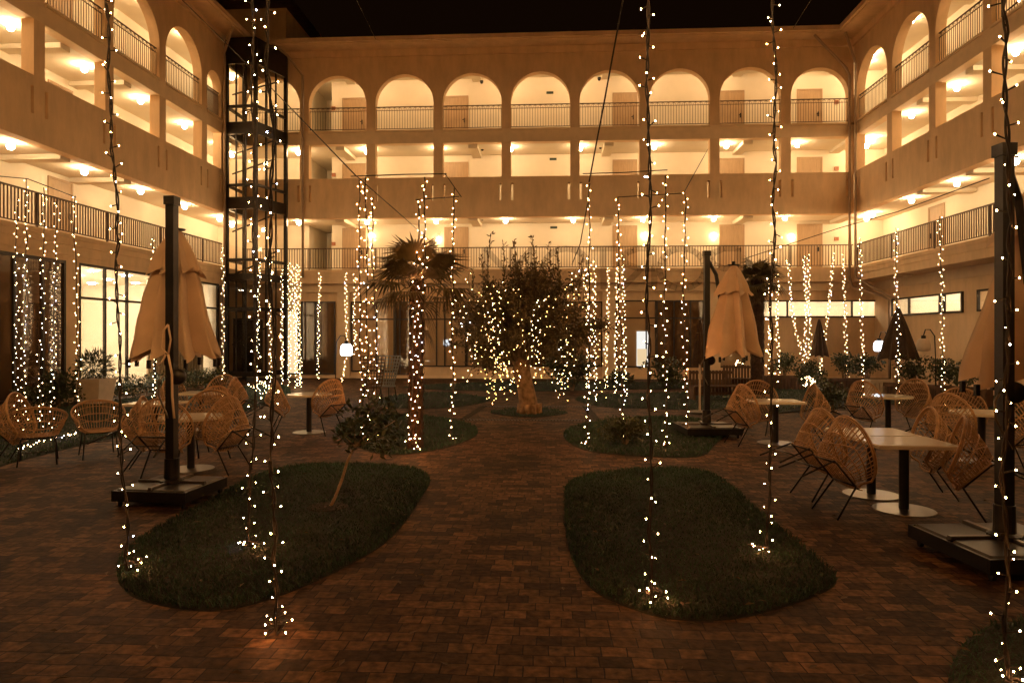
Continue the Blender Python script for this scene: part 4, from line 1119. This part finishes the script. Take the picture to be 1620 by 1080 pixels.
far('upright light string over the lit shrub, left strand',1272,405,1276,606,24,1.3)
far('upright light string over the lit shrub, right strand',1279,402,1282,612,24,1.3)
far('slanting light string falling left onto the lit shrub',1319,400,1296,590,24,1.3,mid=(1313,470),step=.075)
far('light string right of the lit shrub, before the strip windows',1333,402,1342,628,23.5,1.25)
far('light string before the right corner downpipe',1361,376,1364,628,20.5,1.1)
far('light string hanging over the dark parasol at right',1418,360,1421,668,18.3,1.1)
far('light string farthest right, before the unlit strip wall',1487,342,1493,650,16.6,1.0)
def coil(lab,px,py,t,n,r):
    c=PT(px,py,t); pts=[]
    for k in range(n): pts.append(c+V((cos(k*1.9)*r*random.uniform(.5,1),sin(k*1.9)*r*random.uniform(.5,1),random.uniform(-.6,.6)*r)))
    string(lab,pts,step=.09,spread=.04,rwire=.005,near=False,fine=False,twist=False,white=True,s=1.1)
coil('bright ball of lights wound into the lit shrub',1280,603,22.2,12,.28)
coil('small knot of lights hanging under the ochre parasol hem',1168,574,17,6,.12)
coil('heap of lights on the grass before the lift shaft',418,612,21,9,.45)
coil('cool knot of lights in the low rounded bush',985,692,12.2,3,.05)
# lights draped over the olive tree
oc=OT+V((-.05,0,2.3))
where=['at the far left of the crown','left of the crown middle','over the left shoulder','beside the left main limb','straight above the trunk','along the trunk top','on the right main limb','right of the crown middle','over the right shoulder','low on the right side','at the far right of the crown','deep inside the lower left','deep inside the lower right','across the crown foot']
for i,wh in enumerate(where):
    if i<11:
        px=736+ i*18.5; yt=425+random.uniform(-10,30)+ (25 if 3<i<8 else 0); yb=random.uniform(595,640)
        dt=-1.25*sqrt(max(.05,1-((px-832)/125)**2))
    else:
        px=(775,880,830)[i-11]; yt=(520,500,545)[i-11]; yb=(640,630,600)[i-11]; dt=-.6
    t=16.9+dt; pts=[]; n=9; x=px
    for k in range(n):
        f=k/(n-1); x+=random.uniform(-13,13); pts.append(PT(x,yt+(yb-yt)*f,t+random.uniform(-.35,.35)))
    string('fairy light string in the olive tree, '+wh,pts,step=.105,spread=.11,rwire=.004,near=False,fine=False,twist=False,white=(i%3==0),s=.82)
# steel support cables
def cable(lab,pts,r=.006): 
    m=MB(); P_=[V(p) for p in pts]; b=P_[0]; m.tube([p-b for p in P_],r,5); tag(m.build('support_cable',M['wire'],None,b),lab,'cable','cables carrying the light strings')
cable('sloping cable from the left eave down to the three strings above the sapling',[PT(283,-5,22),PT(425,135,17),PT(562,277,12.2)],.012)
cable('level cable joining the sapling strings to the palm strings',[PT(555,279,12.1),PT(640,276,11.6),PT(706,275,12.4)],.010)
cable('short cable from the palm strings to the string beside the olive',[PT(704,275,12.4),PT(730,312,12.6)],.009)
cable('short level cable above the palm trunk strings',[PT(658,316,11.3),PT(726,311,12.6)],.009)
cable('cable crossing the lower arcade behind the palm top',[PT(562,277,12.2),PT(640,345,18),PT(690,390,26)],.010)
cable('thick cable dropping from the sky to the string right of the olive',[PT(987,-8,9.5),PT(958,150,10.7),PT(932,288,11.8)],.013)
cable('thin cable continuing down from the olive side string to the crown',[PT(930,320,11.9),PT(918,385,14),PT(905,418,16.5)],.010)
cable('level cable between the strings right of the olive',[PT(922,275,12.2),PT(985,273,12),PT(1056,269,11.8)],.009)
cable('level cable over the low rounded bush',[PT(977,312,13),PT(1078,306,12.8)],.009)
cable('sloping cable from the rear wing to the string by the ochre parasol',[PT(1120,236,20),PT(1083,303,12.9)],.010)
cable('long rising cable over the right corner strings',[PT(1175,410,24),PT(1330,360,21),PT(1420,335,18),PT(1565,282,15)],.012)
cable('long level cable over the left lawn strings',[PT(-10,278,13.4),PT(44,283,13.4),PT(120,312,13)],.009)
cable('thin cable against the sky left of centre',[PT(560,-8,20),PT(594,62,24)],.010)
cable('thin cable against the sky near the right corner',[PT(1288,-8,20),PT(1255,45,24)],.010)

# ------------------------------------------------------------------ world, camera, render
w=bpy.data.worlds.new('World'); scene.world=w; w.use_nodes=True
bg=w.node_tree.nodes['Background']; bg.inputs[0].default_value=(.0042,.0016,.0005,1); bg.inputs[1].default_value=1.0
cam=bpy.data.cameras.new('Camera'); co=bpy.data.objects.new('Camera',cam); COL.objects.link(co)
cam.sensor_width=36; cam.lens=F/1620*36; cam.shift_y=-(540-HY)/1620; cam.clip_end=300; cam.clip_start=.05
co.location=(0,0,H); co.rotation_euler=(R(90),0,YAW); scene.camera=co
scene.view_settings.view_transform='Standard'; scene.view_settings.look='None'; scene.view_settings.exposure=0; scene.view_settings.gamma=1
cyc=scene.cycles; cyc.filter_width=1.5; cyc.use_denoising=True; cyc.max_bounces=6; cyc.diffuse_bounces=4; cyc.glossy_bounces=3; cyc.transparent_max_bounces=12
cyc.sample_clamp_indirect=6; cyc.caustics_reflective=False; cyc.caustics_refractive=False
scene.render.film_transparent=False
cyc.use_adaptive_sampling=True; cyc.adaptive_threshold=.02; cyc.time_limit=900
